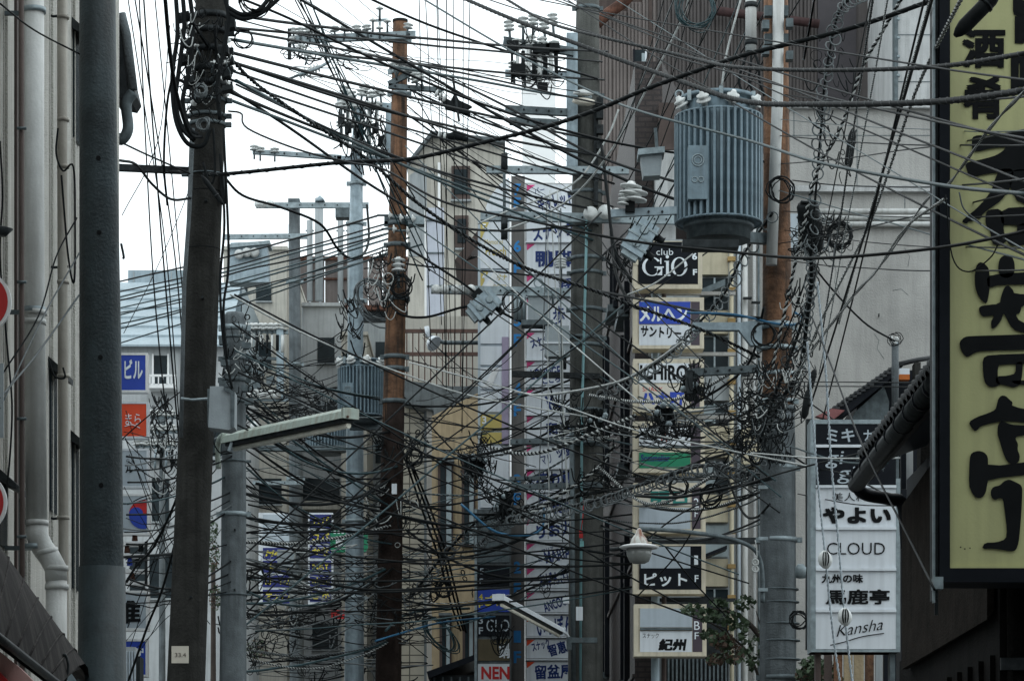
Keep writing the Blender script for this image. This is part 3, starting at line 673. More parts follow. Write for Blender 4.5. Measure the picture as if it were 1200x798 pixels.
# cream and grey slab of the box sign building
YC = 39.6
t = T('cream_building', 'narrow building with cream panels and grey windows beside the box signs', 'building', P(856, 1100, YC).xy.to_3d())
t.part('wall', MB().pbox(772, 862, 280, 1100, YC+.03, 5), palew2)
t.part('backing', MB().pbox(862, 896, 180, 1100, YC+.1, 5), stucco)
t.part('upper_wall', MB().pbox(768, 792, 176, 282, YC+.3, 4), stucco_l); t.part('upper_dark', MB().pbox(772, 790, 120, 175, YC+.4, 4), stripbr)
for (y0,y1,m) in ((290,323,creamw),(365,392,creamw),(440,470,palew2),(500,536,creamw),(580,612,creamw),(655,687,creamw),(735,765,creamw)):
    t.part('spandrel_panel', MB().pbox(822, 853, y0, y1, YC, .15, -.1), m)
for (y0,y1) in ((326,362),(395,438),(472,498),(540,577),(690,732),(768,830)):
    wn = t.part('window', MB().pbox(822, 853, y0, y1, YC, .1, -.02), glass)
    t.part('pane', MB().pbox(824, 836, y0+3, y1-3, YC, .03, -.05), glass_g if y0 in (540,472) else glass, wn)
    t.part('frame', MB().pbox(836, 838, y0, y1, YC, .06, -.06), galv, wn)
    if y0 == 326: t.part('awning', MB().pprism([(822,338),(850,326),(850,334),(822,345)], YC-.5, .4), galv_dk, wn)
wn = t.part('window', MB().pbox(822, 853, 615, 652, YC, .1, -.02), glass_g); t.part('awning', MB().pprism([(822,650),(852,638),(852,642),(822,654)], YC-.4, .3), blk, wn)
t.part('yellow_pipe', MB().tube([P(857,286,YC-.15),P(858,1100,YC-.15)], S(2.6,YC), 10), creamw)
for y in range(300, 790, 36): t.part('pipe_clamp', MB().pbox(853, 862, y, y+5, YC-.2, .1), mat('clamp_ochre',(.3,.2,.08),.8) if y == 300 else MATS['clamp_ochre'])
for x, wd, m in ((866,2.4,panelg),(873,3.6,pvc),(884,2,stucco_l),(889,1.4,galv_dk)):
    t.part('pipe', MB().tube([P(x,180,YC),P(x,1100,YC)], S(wd,YC), 8), m)
t.part('cream_block', MB().pbox(868, 895, 505, 548, YC, .5, -.4), creamw); t.part('dark_recess', MB().pbox(868, 895, 549, 566, YC, .1, -.02), blk)
for (x,y) in ((870,350),(880,355),(875,420),(868,440)): t.part('bracket', MB().pbox(x, x+10, y, y+1.6, YC, .1, -.15), darkmetal)
t.part('dark_louvre', MB().pbox(775, 853, 700, 1100, YC, .06, -.12), darkmetal)
for k in range(16): t.part('louvre_slat', MB().pbox(777+k*4.8, 779+k*4.8, 772, 1090, YC, .03, -.16), galv_dk)

# ------------------------------------------------------------- stack of box signs
YS = 37.6
post = T('sign_stack_post', 'pale blue and brown twin posts carrying the column of box signs', 'post', P(768, 1100, YS+.3).xy.to_3d())
post.part('post', MB().tube([P(768,283,YS+.35),P(768,1043+1.6/37.6*F,YS+.35)], S(5,YS), 12), paleblue)
post.part('post', MB().tube([P(778,283,YS+.4),P(778,1043+1.6/37.6*F,YS+.4)], S(3,YS), 10), stripbr)
for y in (343, 414, 488, 558, 627, 702): post.part('arm', MB().pbox(760, 862, y-2, y+2, YS+.5, .06), stucco if y != 702 else darkmetal)
def bs(lab, y0, y1, x0=742, x1=826): 
    return boxsign('box_sign', lab, x0, x1, y0, y1, YS, None, frame_cream, 5, .3, group='box signs stacked on the twin posts')
def fp(s, x0, x1, y0, y1, m, nm='face'): return s.part(nm, MB().pbox(x0, x1, y0, y1, YS, .02, -.002), m)
s = bs('black box sign reading club GiO in pale serif letters', 282, 338, 742, 823); f_ = fp(s, 748, 818, 283, 332, blk)
s.part('frame_cap', MB().pbox(742, 748, 282, 310, YS, .3, -.01), frame_cream)
text(s, 'club', 769, 789, 291, 298.5, YS, whiteink, f_, bold=0)
def glyph_ring(cx, cy, rx, ry, tx, ty, a0=0, a1=360, n=36):
    o = [(cx+rx*math.cos(R(a0+(a1-a0)*i/n)), cy+ry*math.sin(R(a0+(a1-a0)*i/n))) for i in range(n+1)]
    q = [(cx+(rx-tx)*math.cos(R(a0+(a1-a0)*i/n)), cy+(ry-ty)*math.sin(R(a0+(a1-a0)*i/n))) for i in range(n+1)]
    m = MB()
    for i in range(n): m.pprism([o[i], o[i+1], q[i+1], q[i]], YS, .003, -.006)
    return m
s.part('lettering', glyph_ring(796, 312, 9.6, 11, 3.4, 1.0), whiteink, f_)
s.part('lettering', glyph_ring(764, 312, 11.5, 11, 3.6, 1.0, 20, 325), whiteink, f_)
s.part('lettering', MB().pbox(770,776,313,322,YS,.003,-.006).pbox(767,778,312,313.4,YS,.003,-.008).pbox(773.6,775,302,309,YS,.003,-.006), whiteink, f_)
s.part('lettering', MB().pbox(780.5,783.8,306,322,YS,.003,-.006).pbox(778.5,785.6,321.5,323,YS,.003,-.008).pbox(778.5,784,305.4,306.5,YS,.003,-.008), whiteink, f_)
s.part('lettering', MB().lathe(P(782,300.5,YS)+Vector((0,-.006,0)), [(0,S(2,YS)),(.003,S(2,YS))], (0,1,0), 12), whiteink, f_)
text(s, '6', 811, 817, 296, 304, YS, whiteink, f_, bold=.04); text(s, 'F', 812, 817, 315, 322, YS, whiteink, f_, bold=.04)
s = bs('box sign with blue upper half over white katakana panel and dark 5F strip', 348, 408, 742, 825)
f_ = fp(s, 749, 809, 353, 379, signblue); text(s, 'メルヘン', 750, 805, 359, 376, YS, whiteink, f_, bold=.03); text(s, 'スナック', 752, 770, 354, 357.5, YS, bright, f_, bold=0)
f_ = fp(s, 749, 809, 380.5, 404, panelw); text(s, 'サントリー', 751, 798, 383, 395, YS, ink, f_, bold=.03, rot=-4); text(s, 'クラブ', 792, 806, 395, 403, YS, ink, f_, rot=10)
f_ = fp(s, 810, 820, 353, 404, plum); text(s, 'F', 812.5, 816, 384, 391, YS, whiteink, f_)
s = bs('box sign reading ICHIRO in black over faded blue katakana', 420, 482, 742, 825)
f_ = fp(s, 749, 808, 425, 448, panelw); text(s, 'ICHIRO', 750, 806, 427, 445, YS, ink, f_, bold=.035)
f_ = fp(s, 749, 808, 450, 477, cream); text(s, 'SNACK', 753, 777, 453, 458, YS, redink, f_, bold=0); text(s, 'ハナ町', 752, 801, 459, 474, YS, signblue, f_, bold=.05)
fp(s, 810, 820, 425, 477, plum)
s = bs('box sign with green lower panel reading Sommelier under loose wires', 493, 553, 742, 826)
f_ = fp(s, 749, 809, 500, 522, panelw); text(s, 'sa', 753, 766, 507, 515, YS, darkmetal, f_, bold=0); text(s, 'バ', 774, 782, 502, 518, YS, orange, f_, bold=.01)
f_ = fp(s, 749, 809, 529.5, 548, green); text(s, 'Sommelier', 751, 785, 532, 540, YS, navy, f_, bold=.03)
fp(s, 810, 821, 500, 548, plum)
s = bs('box sign with green characters above a blank white panel and 2F strip', 565, 624, 742, 827)
f_ = fp(s, 749, 809, 570, 592, cream); text(s, '明日', 763, 805, 575, 590, YS, greenink, f_, bold=.035); text(s, 'スナック あした', 750, 800, 571, 573.5, YS, stripbr, f_, bold=0)
fp(s, 749, 809, 594, 619, panelg); f_ = fp(s, 811, 821, 570, 619, plum)
text(s, '2', 813, 819, 583, 594, YS, whiteink, f_, bold=0); text(s, 'F', 814, 818, 597, 605, YS, whiteink, f_, bold=0)
s = bs('box sign with white katakana on black under a blank pane and 1F', 634, 695, 742, 827)
f_ = fp(s, 749, 822, 639, 690, blk); s.part('face', MB().pbox(751, 809, 640, 665, YS, .02, -.008), panelg)
text(s, 'ピット', 755, 805, 671, 686, YS, whiteink, f_, bold=.02, dy=-.008); text(s, '1', 813.5, 818, 650, 661, YS, whiteink, f_, bold=.03, dy=-.008); text(s, 'F', 814, 818.5, 673, 681, YS, whiteink, f_, bold=.02, dy=-.008)
s = bs('lowest box sign of the stack with black brush characters and BF', 707, 768, 743, 828)
f_ = fp(s, 750, 811, 712, 734, panelg); s.part('shelf_bar', MB().pbox(750, 811, 735, 737.5, YS, .05, -.03), galv_dk)
f_ = fp(s, 750, 811, 738.5, 763, panelw); text(s, 'スナック', 753, 772, 741, 747, YS, ink, f_, bold=0); text(s, '紀州', 772, 804, 748, 761, YS, ink, f_, bold=.05, shear=.12)
f_ = fp(s, 812, 823, 712, 763, plum); text(s, 'B', 813.5, 820, 727, 737, YS, whiteink, f_, bold=0); text(s, 'F', 814, 819, 740, 748, YS, whiteink, f_, bold=0)
solo('sign_arm_bar', MB().pbox(764, 892, 629, 636, 37.2, .08), darkmetal, 'long black steel bar running from the sign stack to the concrete pole', 'steel bar')

# ------------------------------------------------------------- white sign stack at right
YR = 27
t = T('name_sign_stack', 'tall sign box with CLOUD and Kansha panels below two black panels', 'sign', P(1003, 765, YR))
t.part('housing', MB().pbox(951, 1054, 491, 763, YR, .3, .03), galv_dk)
fm = MB(); fm.pbox(950, 956, 491, 763, YR, .32); fm.pbox(1050, 1055, 560, 763, YR, .32); fm.pbox(956, 1050, 491, 496, YR, .32); fm.pbox(956, 1050, 760, 763, YR, .32)
t.part('frame', fm, galv)
def rp(y0, y1, m): return t.part('name_panel', MB().pbox(956, 1050, y0, y1, YR, .02, .004), m)
f_ = rp(497, 520.5, blk); text(t, 'ミキ', 969, 1001, 502, 517, YR, panelg, f_, bold=.02); text(t, 'ナイト', 1012, 1044, 503, 516, YR, panelg, f_)
f_ = rp(524, 568, blk); text(t, 'gi', 967, 989, 528, 548, YR, panelg, f_, bold=0, shear=.1); text(t, 'gi', 981, 1003, 546, 566, YR, panelg, f_, bold=0, shear=.1)
text(t, '紳士服飾', 1003, 1040, 531, 540, YR, galv_dk, f_, bold=0); text(t, 'ジィジィ', 1008, 1037, 546, 552, YR, galv_dk, f_, bold=0)
f_ = rp(571, 617, panelw); text(t, '美人料理', 975, 1030, 576.5, 586.5, YR, ink, f_, bold=.0); text(t, 'やよい', 965, 1043, 594, 612, YR, ink, f_, bold=.05)
f_ = rp(620, 665, panelw); text(t, 'CLOUD', 969, 1037, 635, 649, YR, ink, f_, bold=-.005)
f_ = rp(668, 713.5, panelw); text(t, '九州の味', 963, 1011, 672, 682, YR, ink, f_, bold=.03); text(t, '馬鹿亭', 968, 1042, 690, 707, YR, ink, f_, bold=.028)
f_ = rp(716.5, 759.5, panelw); text(t, 'Kansha', 979, 1035, 728, 741, YR, ink, f_, bold=-.005, shear=.45, rot=9)
t.part('underline', MB().tube(smooth([P(973,755,YR-.004),P(990,751,YR-.004),P(1010,745,YR-.004),P(1036,741,YR-.004)]), .004, 4), ink, f_)
for y in (522.2, 569.5, 618.5, 666.5, 715): t.part('divider', MB().pbox(956, 1050, y-1.6, y+1.6, YR, .04, -.02), panelw)
t.part('post', MB().pbox(956, 962, 763, 1100, YR+.1, .15), stripbr); t.part('post', MB().pbox(1043, 1049, 763, 1100, YR+.1, .15), galv_dk)
# timber yard things under the sign
t = T('plank_screen', 'pale and brown upright planks standing under the white sign stack', 'fence', P(1005, 1280, 28.5).xy.to_3d())
for k, (a, b, m) in enumerate(((966,975,stripbr),(977,987,wood),(989,999,ochre),(1001,1012,ochre),(1014,1024,wood),(1026,1034,palew2),(1036,1050,blk))):
    t.part('plank', MB().pbox(a, b, 764, 1240, 28.5, .04, -.01*(k%2)), m)

# ------------------------------------------------------------- big yellow sign (near, cut by the frame)
YK = 17.2
t = T('restaurant_sign', 'huge olive yellow sign with black brush characters in a black frame', 'sign', P(1200, 690, YK))
t.part('back', MB().pbox(1108, 1300, -110, 668, YK+.03, .28), blk)
t.part('face', MB().pbox(1113, 1296, -100, 664, YK, .02, .01), olive)
fm = MB(); fm.pbox(1100.5, 1112.5, -115, 682, YK, .34, -.03); fm.pbox(1296, 1310, -115, 682, YK, .34, -.03); fm.pbox(1112.5, 1296, 665.5, 682, YK, .34, -.03); fm.pbox(1112.5,1296,-115,-100,YK,.34,-.03)
t.part('frame', fm, blk)
t.part('steel_edge', MB().pbox(1093.5, 1096, -115, 705, YK, .04, .0), galv); t.part('steel_angle', MB().pbox(1096, 1100, -115, 700, YK, .2, .02), darkmetal)
t.part('bracket', MB().pbox(1093, 1104, 676, 690, YK, .1, -.05), galv)
t.part('inner_lip', MB().pbox(1112.5, 1296, 663, 665.5, YK, .02, -.01), olive)
def smoothloop(q):                       # rounded corners, as a brush leaves them
    o = []; n = len(q)
    for i in range(n):
        a_, b_ = q[i], q[(i+1) % n]; o += [(a_[0]*.78+b_[0]*.22, a_[1]*.78+b_[1]*.22), (a_[0]*.22+b_[0]*.78, a_[1]*.22+b_[1]*.78)]
    return o
def brush(polys, x0, y0, sc, nm='brush_stroke'):
    for pl in polys:
        ar = sum(pl[i][0]*pl[(i+1)%len(pl)][1]-pl[(i+1)%len(pl)][0]*pl[i][1] for i in range(len(pl))); sg = 1 if ar > 0 else -1; q0 = []
        for i in range(len(pl)):            # loaded brush: push the outline out a little
            ax, ay = pl[i-1]; bx, by = pl[(i+1) % len(pl)]; L_ = max(1e-6, math.hypot(bx-ax, by-ay)); k_ = 3.4 + 1.3*math.sin(i*2.3)
            q0.append((pl[i][0] + sg*(by-ay)/L_*k_ if pl[i][0] < 342 else 345, pl[i][1] - sg*(bx-ax)/L_*k_))
        pl = q0
        q = [((x0 + (u if u < 343 else 400) / sc), y0 + v / sc) for u, v in pl]
        q = smoothloop(q)
        t.part(nm, MB().pprism(q, YK, .004, -.001), ink, t_face)
t_face = [c for c in t.o.children if c.name.startswith('face')][0]
A = [[(172,32),(188,27),(215,27),(343,3),(345,42),(300,50),(290,57),(230,64),(185,76),(174,70),(170,50)],
 [(148,120),(165,115),(185,110),(240,98),(260,88),(280,72),(284,55),(345,50),(345,135),(270,142),(215,150),(180,158),(158,150),(152,135)],
 [(262,138),(305,138),(300,180),(288,205),(262,240),(232,262),(200,282),(196,300),(178,298),(172,306),(155,308),(150,316),(136,312),(160,290),(185,272),(210,245),(235,210),(250,170)],
 [(300,150),(320,140),(345,142),(345,262),(325,245),(308,215),(298,190)],
 [(217,285),(225,276),(262,270),(272,300),(270,345),(285,372),(262,388),(238,384),(232,340),(218,322)],
 [(262,270),(345,262),(345,318),(325,322),(300,318),(270,322)],[(322,320),(345,315),(345,372),(320,390),(300,388),(290,380),(285,355),(300,352),(322,355)],
 [(262,440),(272,430),(285,425),(300,432),(307,450),(309,475),(300,490),(282,498),(264,492),(260,470)],
 [(184,462),(195,450),(208,452),(222,470),(224,520),(222,560),(214,582),(205,575),(190,555),(184,530),(180,500)],
 [(220,496),(262,490),(345,478),(345,518),(262,518),(222,532)],
 [(194,600),(205,595),(262,588),(270,560),(278,535),(288,524),(300,540),(310,556),(345,556),(345,560),(332,592),(325,615),(310,622),(325,645),(345,672),(345,686),(318,676),(300,655),(285,630),(272,612),(262,640),(246,662),(238,668),(235,648),(245,622),(222,622),(204,626),(196,612)],
 [(130,712),(145,700),(165,695),(345,690),(345,735),(200,740),(175,745),(152,762),(142,752),(134,735)],
 [(207,768),(225,760),(345,752),(345,782),(260,784),(252,800),(250,845),(262,852),(252,858),(232,860),(214,850),(209,820)],
 [(318,782),(335,780),(333,830),(325,855),(305,862),(285,856),(250,848),(250,830),(290,828),(318,820)]]
brush(A, 1080, 150, 2.85)
brush([[(300,74),(320,76),(345,72),(345,84),(320,82)],
 [(160,212),(185,198),(225,182),(250,172),(256,150),(258,134),(268,126),(280,126),(292,138),(300,146),(300,160),(345,180),(345,214),(300,206),(262,204),(230,212),(196,222),(180,238),(170,228)],
 [(258,222),(266,212),(278,212),(290,220),(310,224),(345,224),(345,246),(318,254),(310,266),(318,284),(318,304),(325,322),(322,342),(302,350),(288,338),(276,312),(264,276),(258,250)],
 [(164,330),(170,316),(190,308),(206,314),(218,326),(222,362),(345,342),(345,378),(222,398),(214,420),(212,446),(200,460),(186,460),(170,446),(162,420)],
 [(234,440),(242,430),(262,424),(276,412),(292,405),(312,412),(330,424),(334,440),(330,520),(324,570),(322,612),(312,636),(300,638),(240,630),(203,630),(212,616),(250,614),(285,604),(288,570),(280,500),(276,466),(262,460),(246,468),(236,458)]], 1080, 420, 2.85)
text(t, '酒', 1129, 1177, 34, 78, YK, ink, t_face, bold=.035, dy=.004); text(t, '肴', 1130, 1176, 90, 138, YK, ink, t_face, bold=.03, dy=.004)
text(t, '旨', 1190, 1240, -4, 48, YK, ink, t_face, bold=.055, dy=.004); text(t, '味', 1187, 1236, 62, 112, YK, ink, t_face, bold=.055, dy=.004)
for (x,y) in ((1126,640),(1131,642),(1137,641)): t.part('speck', MB().lathe(P(x,y,YK)+Vector((0,.008,0)), [(0,.004),(-.002,.003)], (0,1,0), 6), conc_dark, t_face)
t.part('hanger', MB().beam(P(1097,690,17.25), P(1097,720,17.25), .02, .02), darkmetal)

# ------------------------------------------------------------- tile roofed wooden house at right
XE = 2.42; ZE = P(1090, 452, 17.8).z
t = T('tile_roofed_house', 'black timber house with a tiled eave and gutter at lower right', 'house', (3.5, 19, 0))
t.part('street_wall', MB().box(2.80, 2.9, 17.7, 22.2, 0, 3.3), blackwood)
t.part('upper_wall', MB().box(2.80, 2.9, 17.7, 21.8, 3.3, ZE), blk)
t.part('end_wall', MB().box(2.9, 6, 21.8, 22, 0, ZE+.3), blackwood)
t.part('front_wall', MB().box(2.80, 7, 17.64, 17.7, 0, ZE), blackwood)
for k in range(10): t.part('batten', MB().box(2.77, 2.8, 17.8 + k*.44, 17.84 + k*.44, 0, 3.0), blackwood)
for k in range(18): t.part('batten', MB().box(2.84 + k*.13, 2.87 + k*.13, 17.6, 17.64, 0, 3.4), blackwood)
t.part('rail', MB().box(2.8, 6, 17.59, 17.62, 2.9, 2.97), darkmetal)
t.part('mud_wall', MB().add([(2.74,17.72,3.2),(2.74,21.6,3.2),(2.74,21.6,4.35),(2.74,17.72,4.55),(2.78,17.72,3.25),(2.78,21.6,3.2),(2.78,21.6,4.35),(2.78,17.72,4.55)], [(0,3,2,1),(4,5,6,7),(0,1,5,4),(2,3,7,6),(1,2,6,5),(0,4,7,3)]), brownmud)
t.part('eave_board', MB().beam((2.5,17.6,ZE+.02),(2.5,21.4,ZE+.02), .03, .14), blk)
t.part('soffit', MB().add([(2.45,17.6,ZE+.03),(2.45,21.5,ZE+.03),(2.9,21.5,ZE+.2),(2.9,17.6,ZE+.2)], [(0,1,2,3)]), blk)
t.part('gutter', MB().tube([(XE,17.55,ZE-.02),(XE,21.6,ZE-.06)], .06, 12), darkmetal)
for k in range(9): t.part('gutter_clip', MB().tube([(XE,17.62+k*.46,ZE-.03),(XE,17.645+k*.46,ZE-.03)], .068, 12), blk)
t.part('downspout', MB().tube(smooth([(XE,21.5,ZE-.04),(XE+.01,21.56,ZE-.09),(XE+.08,21.62,ZE-.13),(2.66,21.68,ZE-.15),(2.76,21.7,ZE-.19),(2.79,21.7,ZE-.5)]), .045, 12), blk)
# roof tiles: rows rising away from the eave, each a curved piece
pr = []
for q in range(7): pr.append((math.cos(math.pi*q/6), math.sin(math.pi*q/6)))
tm = MB(); vs = []
for (xx, lift) in ((0, .03), (.34, 0)):
    for c_, s_ in pr: vs.append((xx, c_*.085, s_*.055 + lift + xx*.0))
for c_, s_ in pr: vs.append((0, c_*.062, s_*.032 + .03 - .012))
fs = [(i, i+1, i+8, i+7) for i in range(6)] + [(i+1, i, i+14, i+15) for i in range(6)]
tile_me = tm.add(vs, fs, True).mesh('roof_tile', tile_roof)
sl = math.radians(26)
for j in range(4):
    for k in range(23):
        t.inst('roof_tile', tile_me, (XE+.02 + j*.27*math.cos(sl), 17.62 + k*.17, ZE + .07 + j*.27*math.sin(sl)), (0, -sl, 0))
t.part('roof_deck', MB().add([(XE+.02,17.6,ZE+.05),(XE+.02,21.55,ZE+.05),(6,21.55,ZE+.05+3.58*math.tan(sl)),(6,17.6,ZE+.05+3.58*math.tan(sl))], [(0,1,2,3)]), tile_roof)
wn = t.part('side_window', MB().pbox(1062, 1070, 512, 572, 22.3, .03), palew)
t.part('frame', MB().pbox(1056, 1062, 512, 572, 22.28, .05), blk, wn)
t = T('rear_tiled_house', 'second tiled roof with stepped ridge behind the timber house', 'house', P(1040, 1240, 30).xy.to_3d())
Y2 = 30
ridge = [(972,482),(985,474),(996,466),(1006,460),(1016,452),(1028,442),(1040,434),(1052,426)]
t.part('wall', MB().pprism([(980,486),(1004,500),(1004,470),(1050,436),(1100,428),(1100,1240),(1056,1240),(1056,540),(980,540)], Y2+.3, 1.5), blk)
t.part('metal_sheet', MB().pprism([(994,500),(1002,482),(1036,452),(1042,470),(1040,500)], Y2+.15, .1), galv_dk)
t.part('barge', MB().pprism([(970,484),(1050,428),(1052,436),(985,490)], Y2, .3), blk)
for i in range(17):
    u = i/16; a = P(972 + 80*u, 482 - 55*u, Y2); b = P(972+80*u+6, 482-55*u-3, Y2)
    t.part('ridge_tile', MB().obox((a+b)/2 + Vector((0,.12,0)), (S(4,Y2),0,S(.5,Y2)), (0,.14,0), (0,0,S(2.2,Y2))), tile_roof)
t.part('top_ridge', MB().tube([P(1050,427,Y2), P(1075,421,Y2), P(1110,416,Y2)], S(3,Y2), 8), tile_roof)
t.part('gable_post', MB().pbox(1072, 1079, 424, 500, Y2-.1, .2), conc_dark)
t.part('red_flashing', MB().pprism([(956,487),(975,478),(990,480),(975,492)], Y2-.1, .1), mat('pink_rust',(.25,.1,.1),.8))
t = T('rusty_lamp_box', 'small white and rust coloured lamp box on the rear gable', 'lamp', P(1060, 445, 29.6))
t.part('case', MB().pbox(1054, 1066, 431, 438, 29.6, .1), panelw); t.part('rust_base', MB().pbox(1054, 1066, 438, 444, 29.6, .1), mat('orange_rust',(.5,.14,.03),.8))
t = T('service_mast', 'service entry pipe with white insulators on the rear roof', 'mast', P(1049, 470, 29.5))
t.part('tube', MB().tube([P(1049,480,29.5), P(1049,404,29.5)], S(4.2,29.5), 12), conc_grey)
t.part('cap', MB().lathe(P(1049,404,29.5), [(0,S(5,29.5)),(S(3,29.5),S(4,29.5)),(S(4,29.5),.002)]), galv)
for dx, dy in ((-4,-6),(3,-5),(0,-1)): t.part('insulator', MB().lathe(P(1048+dx,402+dy,29.4), [(-.02,.012),(-.01,.026),(.01,.026),(.02,.012)], (1,0,.4), 10), porc)
for k in range(3): t.part('wire_loop', MB().ring(P(1049+k*2-2,398-k,29.35), S(7,29.5), .004, (.2*k-.2,1,0), jit=.004), cab_black)
# ------------------------------------------------------------- poles and their gear
def disc_insulator(n=3, r=.06, h=.045):
    pf = [(0, r*.35)]
    for k in range(n): pf += [(k*h+.004, r*.5), (k*h+.008, r), (k*h+.018, r), (k*h+.03, r*.45)]
    pf += [(n*h, r*.3)]
    return MB().lathe((0,0,0), pf, (0,0,1), 14).mesh('insulator', porc)
INS3 = disc_insulator(3, .055, .04); INS2 = disc_insulator(2, .07, .045); INS1 = disc_insulator(1, .05, .05)
big = MB().lathe((0,0,0), [(0,.02),(.0,.07),(.02,.095),(.06,.1),(.075,.06),(.085,.06),(.085,.02)], (0,-1,0), 22).mesh('insulator', porc)
BOLT = MB().lathe((0,0,0), [(0,.012),(.02,.012),(.02,.004)], (0,-1,0), 8).mesh('bolt', darkmetal)
PIN = MB().tube([(0,0,-.13),(0,0,.02)], .014, 7).mesh('pin', galv_dk)
class Pole(T):
    def __init__(s, name, label, pts, Y, m, cat='utility pole', group=None, seg=28, ground=True):
        # pts: (px, py, width px) down the shaft; continued to the ground
        s.Y = Y; g = HOR + EYE / Y * F
        (x0,y0,w0), (x1,y1,w1) = pts[-2], pts[-1]
        k = (g - y1) / (y1 - y0); xg = x1 + (x1-x0)*k; wg = w1 + (w1-w0)*k*.5
        T.__init__(s, name, label, cat, P(xg, g, Y), group)
        s.pts = pts + [(xg, g, wg)]
        if not ground: s.pts = pts
        s.part('shaft', MB().tube([P(a,b,Y) for a,b,_ in s.pts], [S(c/2,Y) for *_, c in s.pts], seg), m)
    def at(s, y):
        p = s.pts
        for i in range(len(p)-1):
            if y <= p[i+1][1] or i == len(p)-2:
                u = (y-p[i][1])/(p[i+1][1]-p[i][1]); return p[i][0]+(p[i+1][0]-p[i][0])*u, p[i][2]+(p[i+1][2]-p[i][2])*u
    def band(s, y, h=3, m=None, bolts=True):
        x, w_ = s.at(y); c = P(x, y, s.Y); r = S(w_/2, s.Y)
        b = s.part('band', MB().tube([c - Vector((0,0,S(h/2,s.Y))), c + Vector((0,0,S(h/2,s.Y)))], r*1.05+.004, 24), m or galv)
        if bolts:
            for sg in (-1, 1): s.part('band_lug', MB().obox(c + Vector((sg*(r+.025),0,0)), (.03,0,0), (0,.02,0), (0,0,S(h/2,s.Y)+.004)), m or galv, b)
        return b
    def arm(s, x0, x1, y0, y1=None, h=7, m=None, dy=-.25, holes=True, nm='crossarm'):
        y1 = y0 if y1 is None else y1; Y = s.Y + dy; H = S(h, s.Y)
        a, b = P(x0,y0,Y), P(x1,y1,Y); mb = MB().beam(a, b, .012, H)
        mb.beam(a + Vector((0,.03,H/2)), b + Vector((0,.03,H/2)), .06, .008); mb.beam(a + Vector((0,.03,-H/2)), b + Vector((0,.03,-H/2)), .06, .008)
        o = s.part(nm, mb, m or galv)
        if holes:
            n = max(2, int(abs(x1-x0)/14))
            for i in range(n): s.inst('bolt', BOLT, a.lerp(b, (i+.5)/n) + Vector((0,-.006,0)), parent=o)
        return o
    def ins(s, x, y, me=None, rot=(0,0,0), dy=-.27, sc=1.0):
        o = s.inst('insulator', me or INS3, P(x,y,s.Y+dy), rot, sc); p = bpy.data.objects.new('pin', PIN); COL.objects.link(p); p.parent = o; return o
    def step(s, y, side=1):
        x, w_ = s.at(y); c = P(x, y, s.Y); r = S(w_/2, s.Y)
        s.part('step_bolt', MB().tube([c + Vector((side*r*.2,-r*.97,0)), c + Vector((side*r*.2,-r*.97-.06,.0))], .011, 8), darkmetal)
# 1 dark steel pole, close
p1 = Pole('steel_pole', 'broad dark blue steel pole standing in front of the left building', [(114,-60,42),(115,150,44),(117.5,400,49),(119,640,51),(120,798,54)], 14, pole_steel)
for y in (185, 272, 418, 568): p1.part('hole', MB().lathe(P(p1.at(y)[0], y, 14-S(p1.at(y)[1]/2,14)*.985), [(0,.011),(-.004,.011)], (0,1,0), 12), ink)
p1.part('sleeve', MB().tube([P(119.5,664,14),P(120,1460,14)], [S(27.4,14),S(34,14)], 32), mat('steel_pole_sleeve', (.026,.038,.043), .55, .15, var=.35, scale=6, streak=.5))
p1.part('hook', MB().tube(smooth([P(142,285,13.95),P(145,300,13.95),P(144,303,13.95)]), .006, 5), darkmetal)
# 2 leaning brown concrete pole
p2 = Pole('concrete_pole', 'thick leaning brown concrete pole wrapped in cables at its top', [(252,-70,38),(246,60,40),(243,150,41),(234,400,41),(226,600,42),(218,798,45)], 26, conc_dark)
for y in (118,136,146,205): p2.band(y, 4 if y < 150 else 1.5, galv_dk)
for y in (20,38,60,82,100): p2.band(y, 7, darkmetal)
for y in (225, 292): p2.part('seam', MB().tube([P(p2.at(y)[0],y,26)-Vector((0,0,.004)),P(p2.at(y)[0],y,26)+Vector((0,0,.004))], S(p2.at(y)[1]/2,26)*1.01, 24), ink)
for y in (240, 353, 701): p2.step(y)
p2.part('conduit', MB().tube([P(226,150,25.8),P(222,245,25.8),P(216,330,25.8),P(212,512,25.8)], S(2.5,25.8), 8), conc_grey)
p2.part('strap', MB().tube([P(212,466,25.7),P(225,468,25.7),P(250,466,25.7)], .012, 6), galv)
p2.part('notice_plate', MB().pbox(201,221,756,776,25.6,.012), cream); text(p2, '33.4', 205, 218, 764, 769, 25.6, stripbr, bold=0)
p2.part('junction', MB().tube([P(262,205,25.9),P(262,238,25.9)], S(4.5,25.9), 12), darkmetal)
for (x,y,h) in ((262,60,8),(268,72,6),(264,88,7),(267,104,6),(222,50,8),(218,70,9),(222,95,8),(270,30,9),(216,20,8)):
    p2.part('clamp', MB().obox(P(x,y,25.8), (S(6,26),0,.01), (0,.06,0), (0,0,S(h/2,26))), darkmetal)
for i in range(26): p2.part('connector', MB().beam(P(rnd.uniform(208,274), rnd.uniform(5,130), rnd.uniform(25.5,26.2)), P(rnd.uniform(215,268), rnd.uniform(5,130), 25.9), .02, .025), rubber) if i % 2 == 0 else p2.ins(rnd.uniform(214,272), rnd.uniform(40,130), INS1, (rnd.uniform(-1,1),rnd.uniform(-1,1),0), rnd.uniform(-.4,.1), .6)
t = T('splice_box', 'grey weatherproof box strapped to the leaning concrete pole', 'electrical box', P(260, 503, 25.5))
